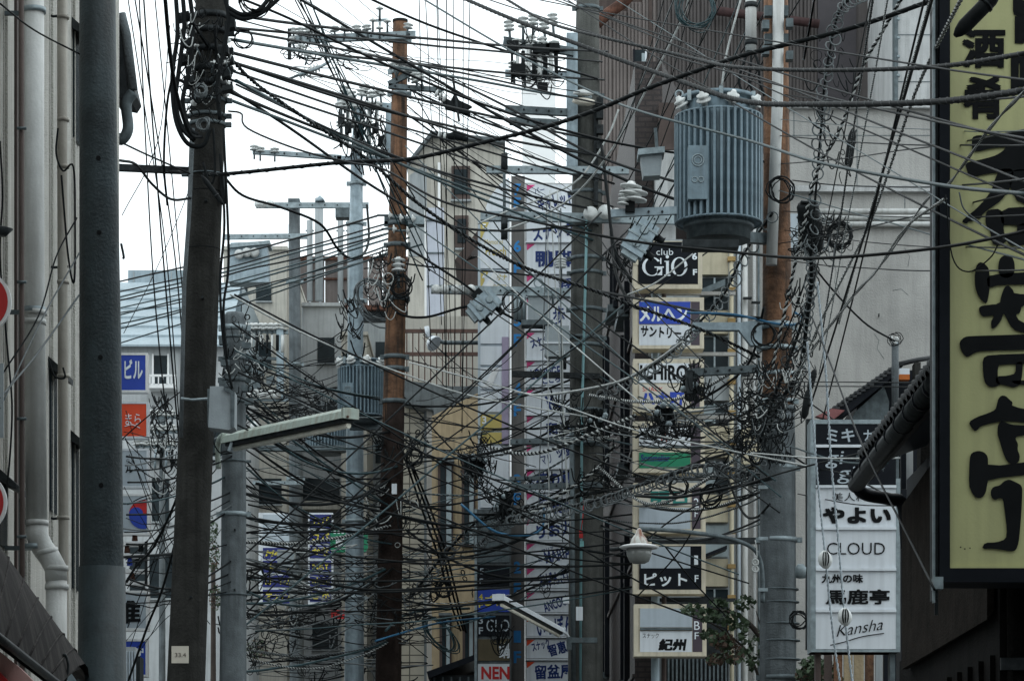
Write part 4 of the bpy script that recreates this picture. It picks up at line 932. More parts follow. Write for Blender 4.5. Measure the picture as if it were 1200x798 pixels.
t.part('case', MB().pprism([(246,452),(262,452),(275,458),(275,500),(268,503),(244,500)], 25.4, .22), box_grey); t.part('lid_edge', MB().pprism([(262,452),(275,458),(274,500),(270,500),(270,460),(262,456)], 25.37, .02), galv_dk)
t.part('flange', MB().pbox(243,247,455,498,25.45,.1), galv_dk)
# 3 short grey concrete pole carrying the fluorescent lamp
p3 = Pole('concrete_pole', 'short grey concrete pole with rounded cap beside the leaning one', [(275,366,20),(275,370,25),(275,380,26),(274,600,29),(273,798,32)], 34, conc_grey)
for y, h in ((384,6),(602,5),(696,2),(395,3),(420,4),(445,5),(470,4),(540,2)): p3.band(y, h, galv if y in (384,602) else galv_dk)
for y in (484, 622, 692): p3.step(y)
for (x,y) in ((262,400),(289,405),(264,425),(290,432),(262,450),(288,455),(292,470),(266,478)):
    p3.part('clamp', MB().obox(P(x,y,33.8), (S(5,34),0,0), (0,.05,0), (0,0,S(3.5,34))), galv_dk)
# grey equipment pole
p4 = Pole('equipment_pole', 'far grey pole with a flat top and two crossarms left of centre', [(345,236,13),(346,500,15),(348,798,17)], 60, conc_grey)
p4.part('cap', MB().pbox(337.5,351,232,238,59.8,.4), galv_dk)
p4.arm(300,432,240,240,6,dy=-.3); p4.arm(262,360,277,276,5.5,dy=-.3); p4.arm(296,356,565,565,4,dy=-.3)
for y in (330,427,560): p4.band(y,4)
for x in (303,308,317): p4.ins(x,239,INS1,(R(90),0,0),-.5,1.6)
p4.part('cap_hat', MB().lathe(P(375,236,59.7), [(0,.1),(.06,.07),(.12,.01)]), steel_blue); p4.part('bracket_box', MB().pbox(393,412,244,254,59.5,.3), galv_dk)
t = T('switch_box', 'pale blue switch box hung from the far crossarm at left', 'electrical box', P(292, 332, 59.3))
t.part('case', MB().pprism([(270,284),(313,282),(315,330),(268,330)], 59.3, .5), steel_blue)
for x,y in ((283,296),(292,294),(301,294)): t.part('bushing', MB().lathe(P(x,y,59.28), [(0,.06),(.12,.09),(.16,.09),(.17,.04)], (-.3,-1,-.4), 12), porc)
t.part('hood', MB().pprism([(266,286),(316,281),(316,285),(266,290)], 59.2, .7), galv)
for x in (363, 374, 399, 410):
    solo('antenna_mast', MB().tube([P(x,352,96),P(x,258 if x != 374 else 232,96)], .13 if x == 374 else .09, 8).beam(P(x-5,270,96),P(x+5,270,96),.05,.05), palew2, {363:'leftmost',374:'tallest capped',399:'third',410:'rightmost'}[x]+' pale mast rising from the brown rooftop screen', 'mast', 'masts on the rooftop screen')
p4.arm(286,338,386,388,5,galv,-.5); p4.arm(286,338,465,466,7,steel_blue,-.5); p4.part('upright', MB().pbox(324,332,384,466,59.4,.2), steel_blue); p4.arm(284,336,418,420,3,galv_dk,-.5)
for k in range(8):
    p4.ins(288+k*6, 386, INS2, (0,rnd.uniform(-.3,.3),0), -.55, 1.5)
    p4.part('fuse_cutout', MB().tube([P(289+k*6,392,59.4),P(289+k*6,rnd.uniform(404,416),59.4)], S(rnd.uniform(1.2,2.2),60), 8), porc if k % 2 else rubber)
for k in range(5): p4.inst('insulator', big, P(292+k*8,462,59.3), (0,0,0), 1.0)
for x,y in ((300,430),(312,440),(296,446)): p4.part('fuse_holder', MB().pbox(x,x+9,y,y+9,59.3,.2), galv_dk)
p4.part('service_box', MB().pbox(325,345,643,664,59.2,.3), box_grey)
for k in range(4): p4.inst('insulator', big, P(300+k*14,500+(k%2)*4,59.2), (0,0,0), 1.1)
p9 = Pole('far_utility_pole', 'slim far pole with two insulator crossarms beside the orange sign', [(190,470,6),(190,600,7),(190,798,8)], 66, conc_grey)
for y, x0, x1 in ((488,158,206),(505,160,210),(522,158,206)):
    p9.arm(x0,x1,y,y,3.5,steel_blue,-.3)
    for k in range(6): p9.ins(x0+3+k*8, y-1, INS2, (0,rnd.uniform(-.3,.3),0), -.35, 1.5)
for k in range(7): p9.part('fuse_cutout', MB().tube([P(163+k*6.5,526,65.6),P(162+k*6.5,548,65.6)], S(1.6,66), 7), steel_blue if k%2 else rubber)
# steel pole with transformer
p5 = Pole('steel_equipment_pole', 'blue grey steel pole carrying a finned transformer in the centre left', [(418,190,14),(417,300,17),(416,500,20),(415,798,23)], 46, steel_blue)
for y in (215,262,352,610,700): p5.band(y,4)
p5.arm(395,463,187,187,9,steel_blue,-.3); p5.arm(395,463,121,125,8,steel_blue,-.3); p5.part('upright', MB().pbox(452,463,122,186,45.7,.1), steel_blue)
p5.arm(296,400,177,184,5,galv,-.3)
p5.part('upper_stub', MB().tube([P(418,192,46),P(420,118,46)], S(6,46), 14), steel_blue)
for k in range(11):
    x = 399 + (k%6)*8.5 + rnd.uniform(-1,1); y = 128 + (k//6)*22
    p5.part('fuse_cutout', MB().tube([P(x,y+22,45.6),P(x,y,45.6)], S(rnd.uniform(1.6,3),46), 8), porc if k%3 else rubber)
    p5.ins(x, y-2, INS2, (0,rnd.uniform(-.2,.2),0), -.45, 1.1)
for (x,y) in ((402,112),(412,106),(424,104),(436,106),(446,104),(404,100),(428,98)): p5.ins(x,y+8,INS2,(0,rnd.uniform(-.3,.3),0),-.4,1.2)
for k in range(22):
    x = rnd.uniform(398,456); y = rnd.uniform(125,178)
    p5.part('jumper_wire', MB().tube(smooth([P(x,y,45.4),P(x+rnd.uniform(-8,8),y+12,45.3),P(x+rnd.uniform(-8,8),y+30,45.5)]), .012, 5), rnd.choice([cab_black,rubber,cab_grey]))
for (x,y) in ((400,140),(408,150),(420,160),(440,150),(447,165),(430,172)): p5.part('clamp', MB().obox(P(x,y,45.5), (.05,0,.01),(0,.05,0),(0,0,.07)), darkmetal)
for (x,y) in ((298,176),(305,178),(322,179)): p5.ins(x,y,INS2,(0,0,0),-.3,1.0)
# tall rusty wooden pole
p7 = Pole('wooden_pole', 'tall rust brown wooden pole in the centre with a long top crossarm', [(469,25,17),(467,200,20),(463,400,24),(458,600,27),(455,798,30)], 40, wood)
p7.part('tarred_sleeve', MB().tube([P(461.5,470,40),P(458,600,40),P(455,798,40),P(450,1150,40)], [S(12.7,40),S(13.9,40),S(15.3,40),S(16,40)], 24), wood_dk)
p7.part('top_cap', MB().tube([P(469,26,40),P(469,23,40)], S(9,40), 16), conc_dark)
p7.arm(338,487,46,40,8,galv,-.25)
for y in (47,84,110,258,262,287,350,418,432,470): p7.band(y,5 if y != 258 else 9,galv_dk if y > 200 else galv)
for x in (344,352,362,370,392,404,418,430,478): p7.ins(x,46-6*(x-338)/149-7,INS2,(0,rnd.uniform(-.2,.2),0),-.28,.9)
for x,y in ((352,64),(361,72),(343,56)): p7.ins(x,y-6,INS2,(0,rnd.uniform(-.4,.4),0),-.3,.9)
p7.part('spacer_cross', MB().beam(P(445,8,39.7),P(445,34,39.7),.03,.03).beam(P(436,24,39.7),P(455,23,39.7),.03,.03), galv)
for x,y in ((445,9),(437,23),(454,24),(445,32)): p7.ins(x,y+2,INS1,(0,0,0),-.32,1)
p7.part('drop_bracket', MB().beam(P(381,42,39.7),P(382,70,39.7),.06,.03), galv_dk); p7.part('hanging_bracket', MB().pbox(337,341,33,68,39.7,.08), darkmetal)
for k in range(3): p7.ins(350+k*7, 88-k*3, INS3, (0,R(70),0), -.35, 1.1)
p7.part('strain_link', MB().tube([P(350,88,39.6),P(372,80,39.6),P(388,71,39.6)], .02, 6), galv)
p7.arm(455,495,98,78,6,galv_dk,-.3); p7.arm(455,520,100,105,5,galv_dk,-.3,nm='strain_arm')
for x,y in ((462,80),(470,78),(486,88),(493,92),(478,84),(488,96)): p7.ins(x,y,INS2,(0,rnd.uniform(-.5,.5),0),-.35,1)
p7.part('cable_bracket', MB().pbox(478,497,253,262,39.7,.2), galv)
for x,y in ((455,252),(468,255),(482,256),(460,268),(476,270)): p7.ins(x,y,INS1,(0,R(90),0),-.35,1.1)
p7.ins(467,318,INS3,dy=-.35,sc=1.6)
p7.part('white_tag', MB().pbox(459,465,566,578,39.5,.02), panelw)
t = T('strain_clamp', 'dark feathered strain clamp hanging in the sky right of the wooden pole', 'cable clamp', P(535, 120, 39.5))
t.part('body', MB().pprism([(516,114),(528,118),(533,108),(538,117),(553,124),(545,128),(551,133),(536,130),(522,126)], 39.5, .1), rubber); t.part('stem', MB().beam(P(531,92,39.5),P(538,142,39.5),.03,.03), darkmetal)
for k in range(3): t.part('insulator', MB().lathe(P(512+k*4.5,109+k*3,39.5), [(-.02,.03),(0,.06),(.02,.03)], (1,0,-.5), 12), porc)
t = T('strain_clamp', 'smaller dark strain clamp on the line over the gabled roof', 'cable clamp', P(535, 162, 39.5))
t.part('body', MB().tube([P(524,160,39.5),P(535,158,39.5),P(548,164,39.5)], [.04,.06,.03], 8), rubber); t.part('stem', MB().beam(P(533,146,39.5),P(536,160,39.5),.02,.02), darkmetal)
for k in range(2): t.part('insulator', MB().lathe(P(515+k*6,158+k*1.5,39.5), [(-.02,.03),(0,.05),(.02,.03)], (1,0,-.2), 12), porc)
# 6 concrete pole centre right
p6 = Pole('concrete_pole', 'tall straight concrete pole in front of the sign tower', [(689,-60,24),(688,100,30),(688,215,35),(687,400,38),(687,600,40),(686,798,41)], 40, conc_warm, seg=32)
for y in (10,112,226,303,320,363,396,405,481,522): p6.band(y, 4, galv_dk)
p6.part('blue_conduit', MB().tube([P(688,245,39.7),P(686,330,39.7),P(682,480,39.7),P(680,800,39.7)], S(1.6,40), 8), mat('conduit_teal',(.16,.3,.32),.5))
p6.part('corner_conduit', MB().tube([P(670,500,39.72),P(672,800,39.72)], S(3,40), 8), galv_dk)
p6.arm(570,737,198,199,8,galv,-.25); p6.arm(563,802,252,257,10,galv,-.3); p6.arm(505,668,338,342,9,galv,-.3)
p6.arm(592,665,127,131,8,galv_dk,-.3); p6.arm(597,655,141,144,8,galv_dk,-.3); p6.arm(590,672,47,60,9,galv_dk,-.3); p6.arm(592,680,85,88,7,steel_blue,-.2)
p6.arm(598,705,517,514,6,galv_dk,-.3); p6.arm(598,706,570,567,6,galv_dk,-.3); p6.arm(600,703,437,440,6,darkmetal,-.3); p6.arm(597,640,560,559,4,galv_dk,-.25)
p6.part('upright', MB().pbox(664,677,38,200,39.75,.12), steel_blue); p6.part('upright', MB().pbox(696,701,120,240,39.75,.1), darkmetal)
for y in (120,134,152,170): p6.part('terminal_block', MB().obox(P(703,y,39.7),(S(4,40),0,0),(0,.06,0),(0,0,S(5,40))), darkmetal)
for x,y in ((597,22),(613,18),(625,15),(638,20),(648,14),(606,44),(622,40),(636,42),(650,46),(602,70),(615,74),(630,70)):
    p6.ins(x,y+14,INS3,(0,rnd.uniform(-.1,.1),0),-.35,1.25)
for k in range(9): 
    x = 600 + k*6.5; p6.part('fuse_cutout', MB().tube([P(x,rnd.uniform(84,100),39.6),P(x,rnd.uniform(55,66),39.6)], S(rnd.uniform(1.5,3),40), 8), porc if k%2 else rubber)
for x,y,w_,h in ((594,52,14,10),(600,80,16,12),(624,56,20,10),(640,54,16,8),(630,100,12,8)): p6.part('fuse_holder', MB().pbox(x,x+w_,y-h/2,y+h/2,39.5,.14), rubber)
for x,y in ((692,251),(709,249),(722,251)): p6.inst('insulator', big, P(x,y,39.62), (0,0,0), .95 if x != 722 else .75)
for x in (511,521,534,544,552): p6.inst('insulator', big, P(x,339,39.62), (0,0,0), .62)
p6.part('corner_clamp', MB().obox(P(560,345,39.5),(.05,0,.05),(0,.04,0),(-.04,0,.04)), rubber)
for x,y in ((590,188),(590,262),(590,270)): p6.part('rod', MB().tube([P(591,y-8,39.6),P(591,y+10,39.6)], S(4,40), 8), darkmetal)
p6.part('hanger_rod', MB().tube([P(591,182,39.62),P(591,272,39.62)], S(2,40), 6), galv_dk)
for k in range(4): p6.ins(657,305+k*0.01+3*k,INS1,(0,0,0),-.35,1.5)
for (x,y) in ((640,338),(648,344),(603,345),(607,360)): p6.part('lever', MB().tube([P(x,y,39.5),P(x,y+16,39.5)], .02, 6), galv_dk)
p6.part('white_tag', MB().pbox(675,683,710,726,39.4,.02), panelw); p6.part('small_box', MB().pbox(660,667,698,706,39.3,.12), panelw)
for (x,y,h) in ((681,625,9),(682,637,8)): p6.part('hanging_tag', MB().pbox(x-2.2,x+2.2,y-h/2,y+h/2,39.3,.06), red if y == 625 else mat('tag_teal',(.2,.45,.45),.5))
p6.part('tag_string', MB().tube([P(684,580,39.4),P(683,605,39.4),P(681,620,39.4)], .006, 4), redink)
# gull wing white insulators at the upper pole
t = T('floodlight', 'pale round floodlight pair fixed to the concrete pole near its top', 'lamp', P(683, 122, 39.5))
t.part('upper_shade', MB().lathe(P(684,110,39.5), [(-.02,.05),(0,.14),(.03,.13),(.06,.04)], (0,-.2,1), 20), porc)
t.part('lower_shade', MB().lathe(P(684,119,39.5), [(-.05,.06),(-.02,.15),(.03,.14),(.05,.05)], (.1,-.2,1), 20), cream)
t.part('stem', MB().tube([P(692,114,39.6),P(684,114,39.5)], .03, 8), galv)
def switch_can(cx, cy, Y, ang, sc, label):
    t = T('line_switch', label, 'switch', P(cx, cy, Y)); c = P(cx,cy,Y); u = Vector((math.cos(R(ang)),0,math.sin(R(ang)))); v = Vector((-u.z,0,u.x))
    t.part('body', MB().obox(c, u*.16*sc, (0,.1,0), v*.11*sc), steel_blue)
    for k in (-1,0,1): t.part('rib', MB().obox(c + u*.1*k*sc, u*.012, (0,.112,0), v*.125*sc), galv, None)
    t.part('end_cap', MB().obox(c - u*.18*sc, u*.03*sc, (0,.07,0), v*.08*sc), galv)
    for k in (-1,1): 
        t.part('boss', MB().lathe(c + u*.07*k*sc + Vector((0,-.1,0)), [(0,.045*sc),(.03,.035*sc)], (0,-1,0), 12), galv)
        t.part('bushing', MB().lathe(c - v*.1*sc + u*.09*k*sc, [(0,.04*sc),(.08*sc,.03*sc),(.1*sc,.04*sc)], tuple(-v), 10), rubber)
    return t
switch_can(750, 279, 36.6, 58, 1.3, 'pale grey ribbed line switch hanging tilted left of the club sign')
switch_can(568, 357, 38.9, 40, 1.15, 'pale grey ribbed line switch hanging tilted beside the row of white insulators')
t = T('relay_box', 'large grey relay box on the crossarm before the floor number column', 'electrical box', P(634, 376, 39.4))
t.part('case', MB().pbox(619,645,345,374,39.4,.25), box_grey); t.part('base', MB().pbox(611,648,374,380,39.38,.28), galv_dk); t.part('lid', MB().pbox(618,646,342,346,39.36,.3), galv)
for x in (604,609,614): t.part('tube', MB().tube([P(x,374,39.5),P(x,345,39.5)], .025, 8), galv)
t.part('ring_handle', MB().ring(P(631,331,39.5), S(5,39.5), .01, (0,1,0)), galv)
t = T('terminal_box', 'grey ribbed terminal box lettered CH1 on the concrete pole', 'electrical box', P(654, 418, 39.4))
t.part('case', MB().pprism([(639,381),(667,381),(668,414),(663,417),(641,417),(638,414)], 39.4, .22), box_grey); t.part('seam', MB().pbox(637.5,668.5,400,402,39.38,.25), panelw)
t.part('neck', MB().tube([P(660,417,39.5),P(660,432,39.5)], S(4,39.5), 10), rubber); text(t, 'CH1', 651, 662, 410.5, 415, 39.4, panelw, bold=0)

# 8 wooden upper + concrete lower pole with the big transformer
YW = 30
p8 = Pole('spliced_pole', 'rust orange wooden pole top standing on a grey concrete lower pole at right', [(909,-60,28),(910,200,31),(911,480,37),(911.5,520,38)], YW, wood, seg=32, ground=False)
p8.part('concrete_sleeve', MB().tube([P(911,478,YW),P(911.5,520,YW),P(912,1043+1.6/YW*F+6,YW)], [S(20,YW),S(20.7,YW),S(23,YW)], 32), conc_grey)
p8.part('sleeve_rim', MB().tube([P(911,482,YW),P(911,476,YW)], S(21.5,YW), 32), galv_dk)
p8.part('pipe', MB().tube([P(913,-60,29.72),P(911,120,29.72),P(904,310,29.72)], S(6.5,YW), 16), pvc)
for y in (12,45): p8.part('standoff', MB().pbox(896,924,y-6,y+6,29.75,.1), galv_dk)
for y in (382,408,438,470): p8.band(y, 8 if y == 382 else 5, galv)
for y in (548,632,690,705,730,750,772,793): p8.band(y, 5 if y in (548,632,793) else 1.5, galv_dk if y not in (548,632) else galv, y in (548,632,793))
for (x,y) in ((897,30),(925,28),(897,60),(925,66)): p8.part('clamp', MB().obox(P(x,y,29.7),(S(4,YW),0,0),(0,.06,0),(0,0,S(5,YW))), galv_dk)
a_ = p8.part('bracket_arm', MB().pprism([(812,377),(868,377),(876,376),(893,374),(893,404),(880,404),(866,386),(812,386)], 29.7, .1), steel_blue); p8.inst('bolt', BOLT, P(885,388,29.69), parent=a_)
p8.arm(806,890,436,431,8,galv_dk,-.3); p8.part('bracket_tip', MB().pbox(804,812,433,460,29.65,.1), darkmetal)
p8.part('meter', MB().lathe(P(938,676,29.6), [(0,.05),(.1,.055),(.13,.03)], (0,-.3,1), 14), galv)
p8.part('hook_chain', MB().tube(smooth([P(885,632,29.6),P(887,650,29.6),P(885,660,29.6)]), .006, 5), cab_pale)
for k in range(2): p8.part('tag_ring', MB().ring(P(885,658+k*8,29.6), S(3.4,YW), .01, (0,1,0)), cab_pale)
p8.part('side_panel', MB().pbox(945,952,490,760,29.9,.1), darkmetal)
for x,y in ((938,50),(940,62)): p8.part('white_rod', MB().beam(P(955,-5,29.5),P(942,70,29.5),.03,.02), panelw)
for k in range(3): p8.part('lead_clamp', MB().pbox(889,900,568+k*60,572+k*60,29.6,.05), galv)
t = T('capacitor_tube', 'grey cylinder fixed above the transformer on the wooden pole', 'electrical box', P(880, 62, 29.6))
t.part('body', MB().lathe(P(880,60,29.6), [(0,S(6.5,YW)),(S(62,YW),S(6.5,YW)),(S(64,YW),S(4,YW))], (0,0,1), 18), pvc)
for y in (6,50): t.part('strap', MB().tube([P(880,y+3,29.6),P(880,y-3,29.6)], S(7.4,YW), 18), darkmetal)
for dx in (-3,0,3): t.part('lead', MB().tube(smooth([P(880+dx,60,29.6),P(880+dx*3,75,29.55),P(878+dx*4,95,29.6),P(884+dx*4,112,29.6)]), .014, 6), rubber)
def transformer(cx, top, bot, wd, Y, label, plate=True):
    t = T('transformer', label, 'transformer', P(cx, bot, Y)); Rr = S(wd/2, Y); c = P(cx, bot, Y); H = S(bot-top, Y)
    c = Vector((c.x, Y, c.z)); z = lambda f: c.z + H*f
    t.part('tank', MB().tube([(c.x,Y,z(.1)),(c.x,Y,z(.93))], Rr*.8, 32), tr_paint)
    t.part('lid', MB().lathe((c.x,Y,z(.9)), [(0,Rr*.78),(H*.05,Rr*.8),(H*.05,Rr*.86),(H*.075,Rr*.86),(H*.075,Rr*.7),(H*.1,Rr*.45)], (0,0,1), 32), tr_paint)
    t.part('foot_ring', MB().lathe((c.x,Y,z(0)), [(0,Rr*.72),(H*.08,Rr*.72),(H*.08,Rr*.8),(H*.12,Rr*.8)], (0,0,1), 32), galv_dk)
    n = 40; fin = MB().box(Rr*.78, Rr*1.0, -Rr*.028, Rr*.028, 0, H*.72).mesh('cooling_fin', tr_paint)
    hd = 0
    for k in range(n):
        an = 2*math.pi*k/n
        t.inst('cooling_fin', fin, (c.x, Y, z(.12)), (0,0,an))
    t.part('fin_rim', MB().ring((c.x,Y,z(.12)), Rr*.97, .012, (0,0,1), 40, 5), tr_paint)
    t.part('fin_rim', MB().ring((c.x,Y,z(.84)), Rr*.97, .012, (0,0,1), 40, 5), tr_paint)
    if plate:
        pc = Vector((c.x - Rr*.5, Y - Rr*.9, z(.38))); pl = t.part('rating_plate', MB().box(pc.x-Rr*.24, pc.x+Rr*.2, pc.y-.03, pc.y+.2, pc.z-H*.16, pc.z+H*.2), tr_paint)
        t.part('emblem', MB().ring((pc.x-.01, pc.y-.034, pc.z+H*.1), Rr*.13, .006, (0,1,0), 20, 5), galv, pl); t.part('emblem', MB().ring((pc.x-.01, pc.y-.034, pc.z+H*.1), Rr*.08, .005, (0,1,0), 20, 5), galv, pl)
        for q in (-1,1): t.part('emblem', MB().ring((pc.x-.01+q*Rr*.07, pc.y-.034, pc.z-H*.03), Rr*.06, .005, (0,1,0), 16, 5), galv, pl)
    for an in (-2.0, -1.3, -2.7, -.6):
        x = c.x + Rr*.85*math.cos(an); y = Y + Rr*.85*math.sin(an)
        t.part('bushing', MB().lathe((x,y,z(.86)), [(0,.03),(.04,.03),(.05,.07),(.065,.07),(.075,.035),(.095,.06),(.11,.06),(.12,.03),(.15,.02)], (math.cos(an)*.7,math.sin(an)*.7,1), 14), porc)
    for an in (-1.57, -.5, -2.5): t.part('lid_clamp', MB().obox((c.x+Rr*.86*math.cos(an), Y+Rr*.86*math.sin(an), z(.95)), (.018,0,0),(0,.02,0),(0,0,.05)), galv)
    t.part('lifting_lug', MB().ring((c.x-Rr*.9,Y-.1,z(.98)), .035, .01, (0,1,0), 14), galv); t.part('sight_cap', MB().lathe((c.x+Rr*.25,Y-Rr*.76,z(.93)), [(0,.04),(.03,.04),(.03,.02)], (0,-1,0), 14), rustmetal)
    return t
t = transformer(842, 110, 282, 104, 29.3, 'large blue grey finned transformer hanging beside the orange wooden pole')
t.part('hanger_beam', MB().beam(P(840,276,29.3), P(905,280,29.9), .1, .1), galv_dk); t.part('under_frame', MB().pbox(800,866,280,289,28.95,.25), darkmetal)
t.part('side_arm', MB().beam(P(716,250,29.2), P(799,246,29.2), .05, S(9,29.2)), steel_blue)
for x in (760, 776): t.inst('bolt', BOLT, P(x,248,29.15))
for x, y, m_ in ((738,213,INS2),(730,224,INS3),(745,220,INS2)): t.inst('insulator', m_, P(x,y+16,29.1), (0,R(8),0), 1.5 if m_ is INS2 else 1)
t.part('bracket', MB().pbox(733,744,225,247,29.1,.08), rubber)
t = transformer(424, 420, 497, 57, 45, 'smaller finned transformer on the blue grey steel pole'); t.part('support', MB().beam(P(410,499,45), P(470,499,45), .12, .1), galv_dk)
t = transformer(382, 497, 532, 50, 56, 'squat far transformer under the fluorescent lamp', False); t.part('support', MB().pbox(300,412,521,527,55.5,.2), galv_dk)
t = T('pale_bucket_box', 'pale tapered box hanging left of the large transformer', 'electrical box', P(763, 205, 29.6))
t.part('body', MB().pprism([(750,178),(777,174),(774,205),(754,206)], 29.5, .2), box_grey); t.part('rim', MB().pprism([(748,174),(779,171),(779,178),(748,181)], 29.45, .3), galv)
t.part('hanger', MB().beam(P(770,175,29.5),P(768,150,29.5),.03,.03), galv_dk)
for cx, cy, dx, lab, r0 in ((950, 265, 4, 'big black cylindrical splice closure hanging right of the wooden pole', 13), ):
    t = T('splice_closure', lab, 'splice closure', P(cx+dx, cy+30, 28.5)); a = P(cx-4,cy-28,28.4); b = P(cx+4,cy+30,28.6)
    t.part('body', MB().tube([a, a.lerp(b,.06), a.lerp(b,.94), b], [S(11,28.5),S(13,28.5),S(12,28.5),S(8,28.5)], 20), rubber); t.part('mouth', MB().lathe(a, [(0,S(9,28.5)),(.02,S(7,28.5))], (0,-.3,1), 16), darkmetal)
def closure(pa, pb, Y, rpx, label):
    t = T('splice_closure', label, 'splice closure', P(*pb, Y)); a = P(*pa, Y); b = P(*pb, Y)
    t.part('body', MB().tube([a, a.lerp(b,.08), a.lerp(b,.2), a.lerp(b,.8), a.lerp(b,.92), b], [S(rpx*.3,Y),S(rpx*.7,Y),S(rpx,Y),S(rpx,Y),S(rpx*.7,Y),S(rpx*.3,Y)], 14), rubber)
    t.part('clip', MB().tube([a.lerp(b,.3),a.lerp(b,.34)], S(rpx*1.15,Y), 14), darkmetal); return t
closure((1000,150),(993,200),27,5,'slim black splice closure hanging against the grey facade')
closure((1172,-12),(1119,42),13.5,9,'fat black splice closure across the top of the yellow sign')
closure((955,432),(948,458),28,4,'small upper black splice closure above the white sign stack')
closure((948,455),(942,490),28,4.5,'small lower black splice closure beside the white sign stack')
closure((262,240),(236,205),25.2,3,'thick black cable sleeve crossing the leaning pole')

# fluorescent street lamp
def strip_lamp(a, b, w_, h, label, mh, tubelen=.9, arm=None):
    t = T('street_lamp', label, 'street lamp', a); d = (b-a); L = d.length; d.normalize(); v = Vector((0,0,1)); v = (v - d*v.dot(d)).normalized(); q = d.cross(v)
    m_ = MB(); vs = []
    for e in (a, b):
        for (s_, h_) in ((-.5,-.35),(-.42,.15),(-.2,.4),(.2,.4),(.42,.15),(.5,-.35),(.46,-.35),(.36,.05),(-.36,.05),(-.46,-.35)): vs.append(e + q*s_*w_ + v*h_*h)
    n = 10; m_.add(vs, [tuple(range(n)), tuple(range(n,2*n))[::-1]] + [(i,(i+1)%n,(i+1)%n+n,i+n) for i in range(n)])
    t.part('housing', m_, mh); t.part('gap_shade', MB().obox((a+b)/2 - v*.42*h, d*L*.48, q*w_*.36, v*h*.16), darkmetal)  # dark block painted in for the shade between housing and tube
    t.part('diffuser_tube', MB().tube([a + d*L*.04 - v*h*.74 - q*w_*.12, a + d*L*.97 - v*h*.74 - q*w_*.12], h*.2, 12), diffuser)
    t.part('end_cap', MB().obox(a + d*.01, d*.02, q*w_*.48, v*h*.36), mh); t.part('end_cap', MB().obox(b - d*.01, d*.02, q*w_*.48, v*h*.36), mh)
    return t
t = strip_lamp(P(268,514,33.5), P(411,484,31.5), .2, .15, 'weathered green fluorescent street lamp tilted up from the short pole', lampgreen)
t.part('arm', MB().tube(smooth([P(256,548,33.7),P(255,525,33.6),P(259,511,33.5),P(270,509,33.45),P(280,509,33.4)]), .03, 8), lampgreen); t.part('rust_edge', MB().beam(P(330,502.5,32.5),P(408,487.5,31.45),.02,.02), rustmetal); t.part('clip', MB().beam(P(268,528,33.3),P(272,517,33.3),.03,.03), galv); t.part('feed_wire', MB().tube(smooth([P(256,500,33.6),P(250,515,33.5),P(258,530,33.5),P(272,530,33.4)]), .008, 5), rubber)
t = strip_lamp(P(656,738,39.2), P(584,699,37.2), .16, .11, 'slim pale fluorescent lamp reaching down left from the concrete pole', panelw)
t.part('arm', MB().tube(smooth([P(655,736,39.2),P(662,740,39.3),P(667,748,39.4),P(668,760,39.5)]), .02, 8), panelw); t.part('base', MB().pbox(664,700,746,752,39.4,.1), galv_dk); t.part('driver_box', MB().pbox(664,670,745,760,39.35,.1), galv_dk)
# bell street lamp
c = P(749, 640, 28.8)
t = T('street_lamp', 'bell shaped street lamp with rusty white cone and grey bowl', 'street lamp', c)
s1 = S(1, 28.8)
t.part('cone', MB().lathe(c, [(s1*1,s1*12),(s1*10,s1*8.5),(s1*16,s1*4),(s1*20,s1*3),(s1*22,s1*1)], (0,0,1), 28), mat('rusty_white_enamel', (.6,.6,.56), .5, var=.1, scale=5, streak=.95, col2=(.22,.06,.02), bump=.1))
t.part('brim', MB().lathe(c, [(-s1*2,s1*21),(0,s1*23.5),(s1*1.5,s1*20),(s1*3,s1*12)], (0,0,1), 28), white)
t.part('bowl', MB().lathe(c, [(-s1*20,s1*1),(-s1*19.5,s1*7),(-s1*17,s1*11.5),(-s1*10,s1*14.5),(-s1*2,s1*15)], (0,0,1), 28), bowl)
t.part('arm', MB().tube(smooth([P(749,619,28.85),P(757,619,28.9),P(800,622,29.2),P(850,629,29.5),P(880,640,29.6),P(891,656,29.65),P(894,680,29.65),P(894,705,29.65)]), S(2.6,29), 10), galv_dk)
t.part('rear_stub', MB().tube([P(727,642,28.9),P(716,643,29)], .02, 8), darkmetal)
t = T('floodlight', 'small pale floodlight on a bracket by the iron balcony', 'lamp', P(506, 400, 50))
t.part('shade', MB().lathe(P(503,397,50), [(0,.03),(.06,.1),(.14,.14),(.15,.13)], (.6,-.5,-.6), 20), panelw); t.part('arm', MB().tube([P(505,394,50),P(520,401,50),P(563,401,50)], .035, 8), galv_dk); t.part('neck', MB().tube([P(500,382,50),P(502,394,50)], .04, 8), panelw)

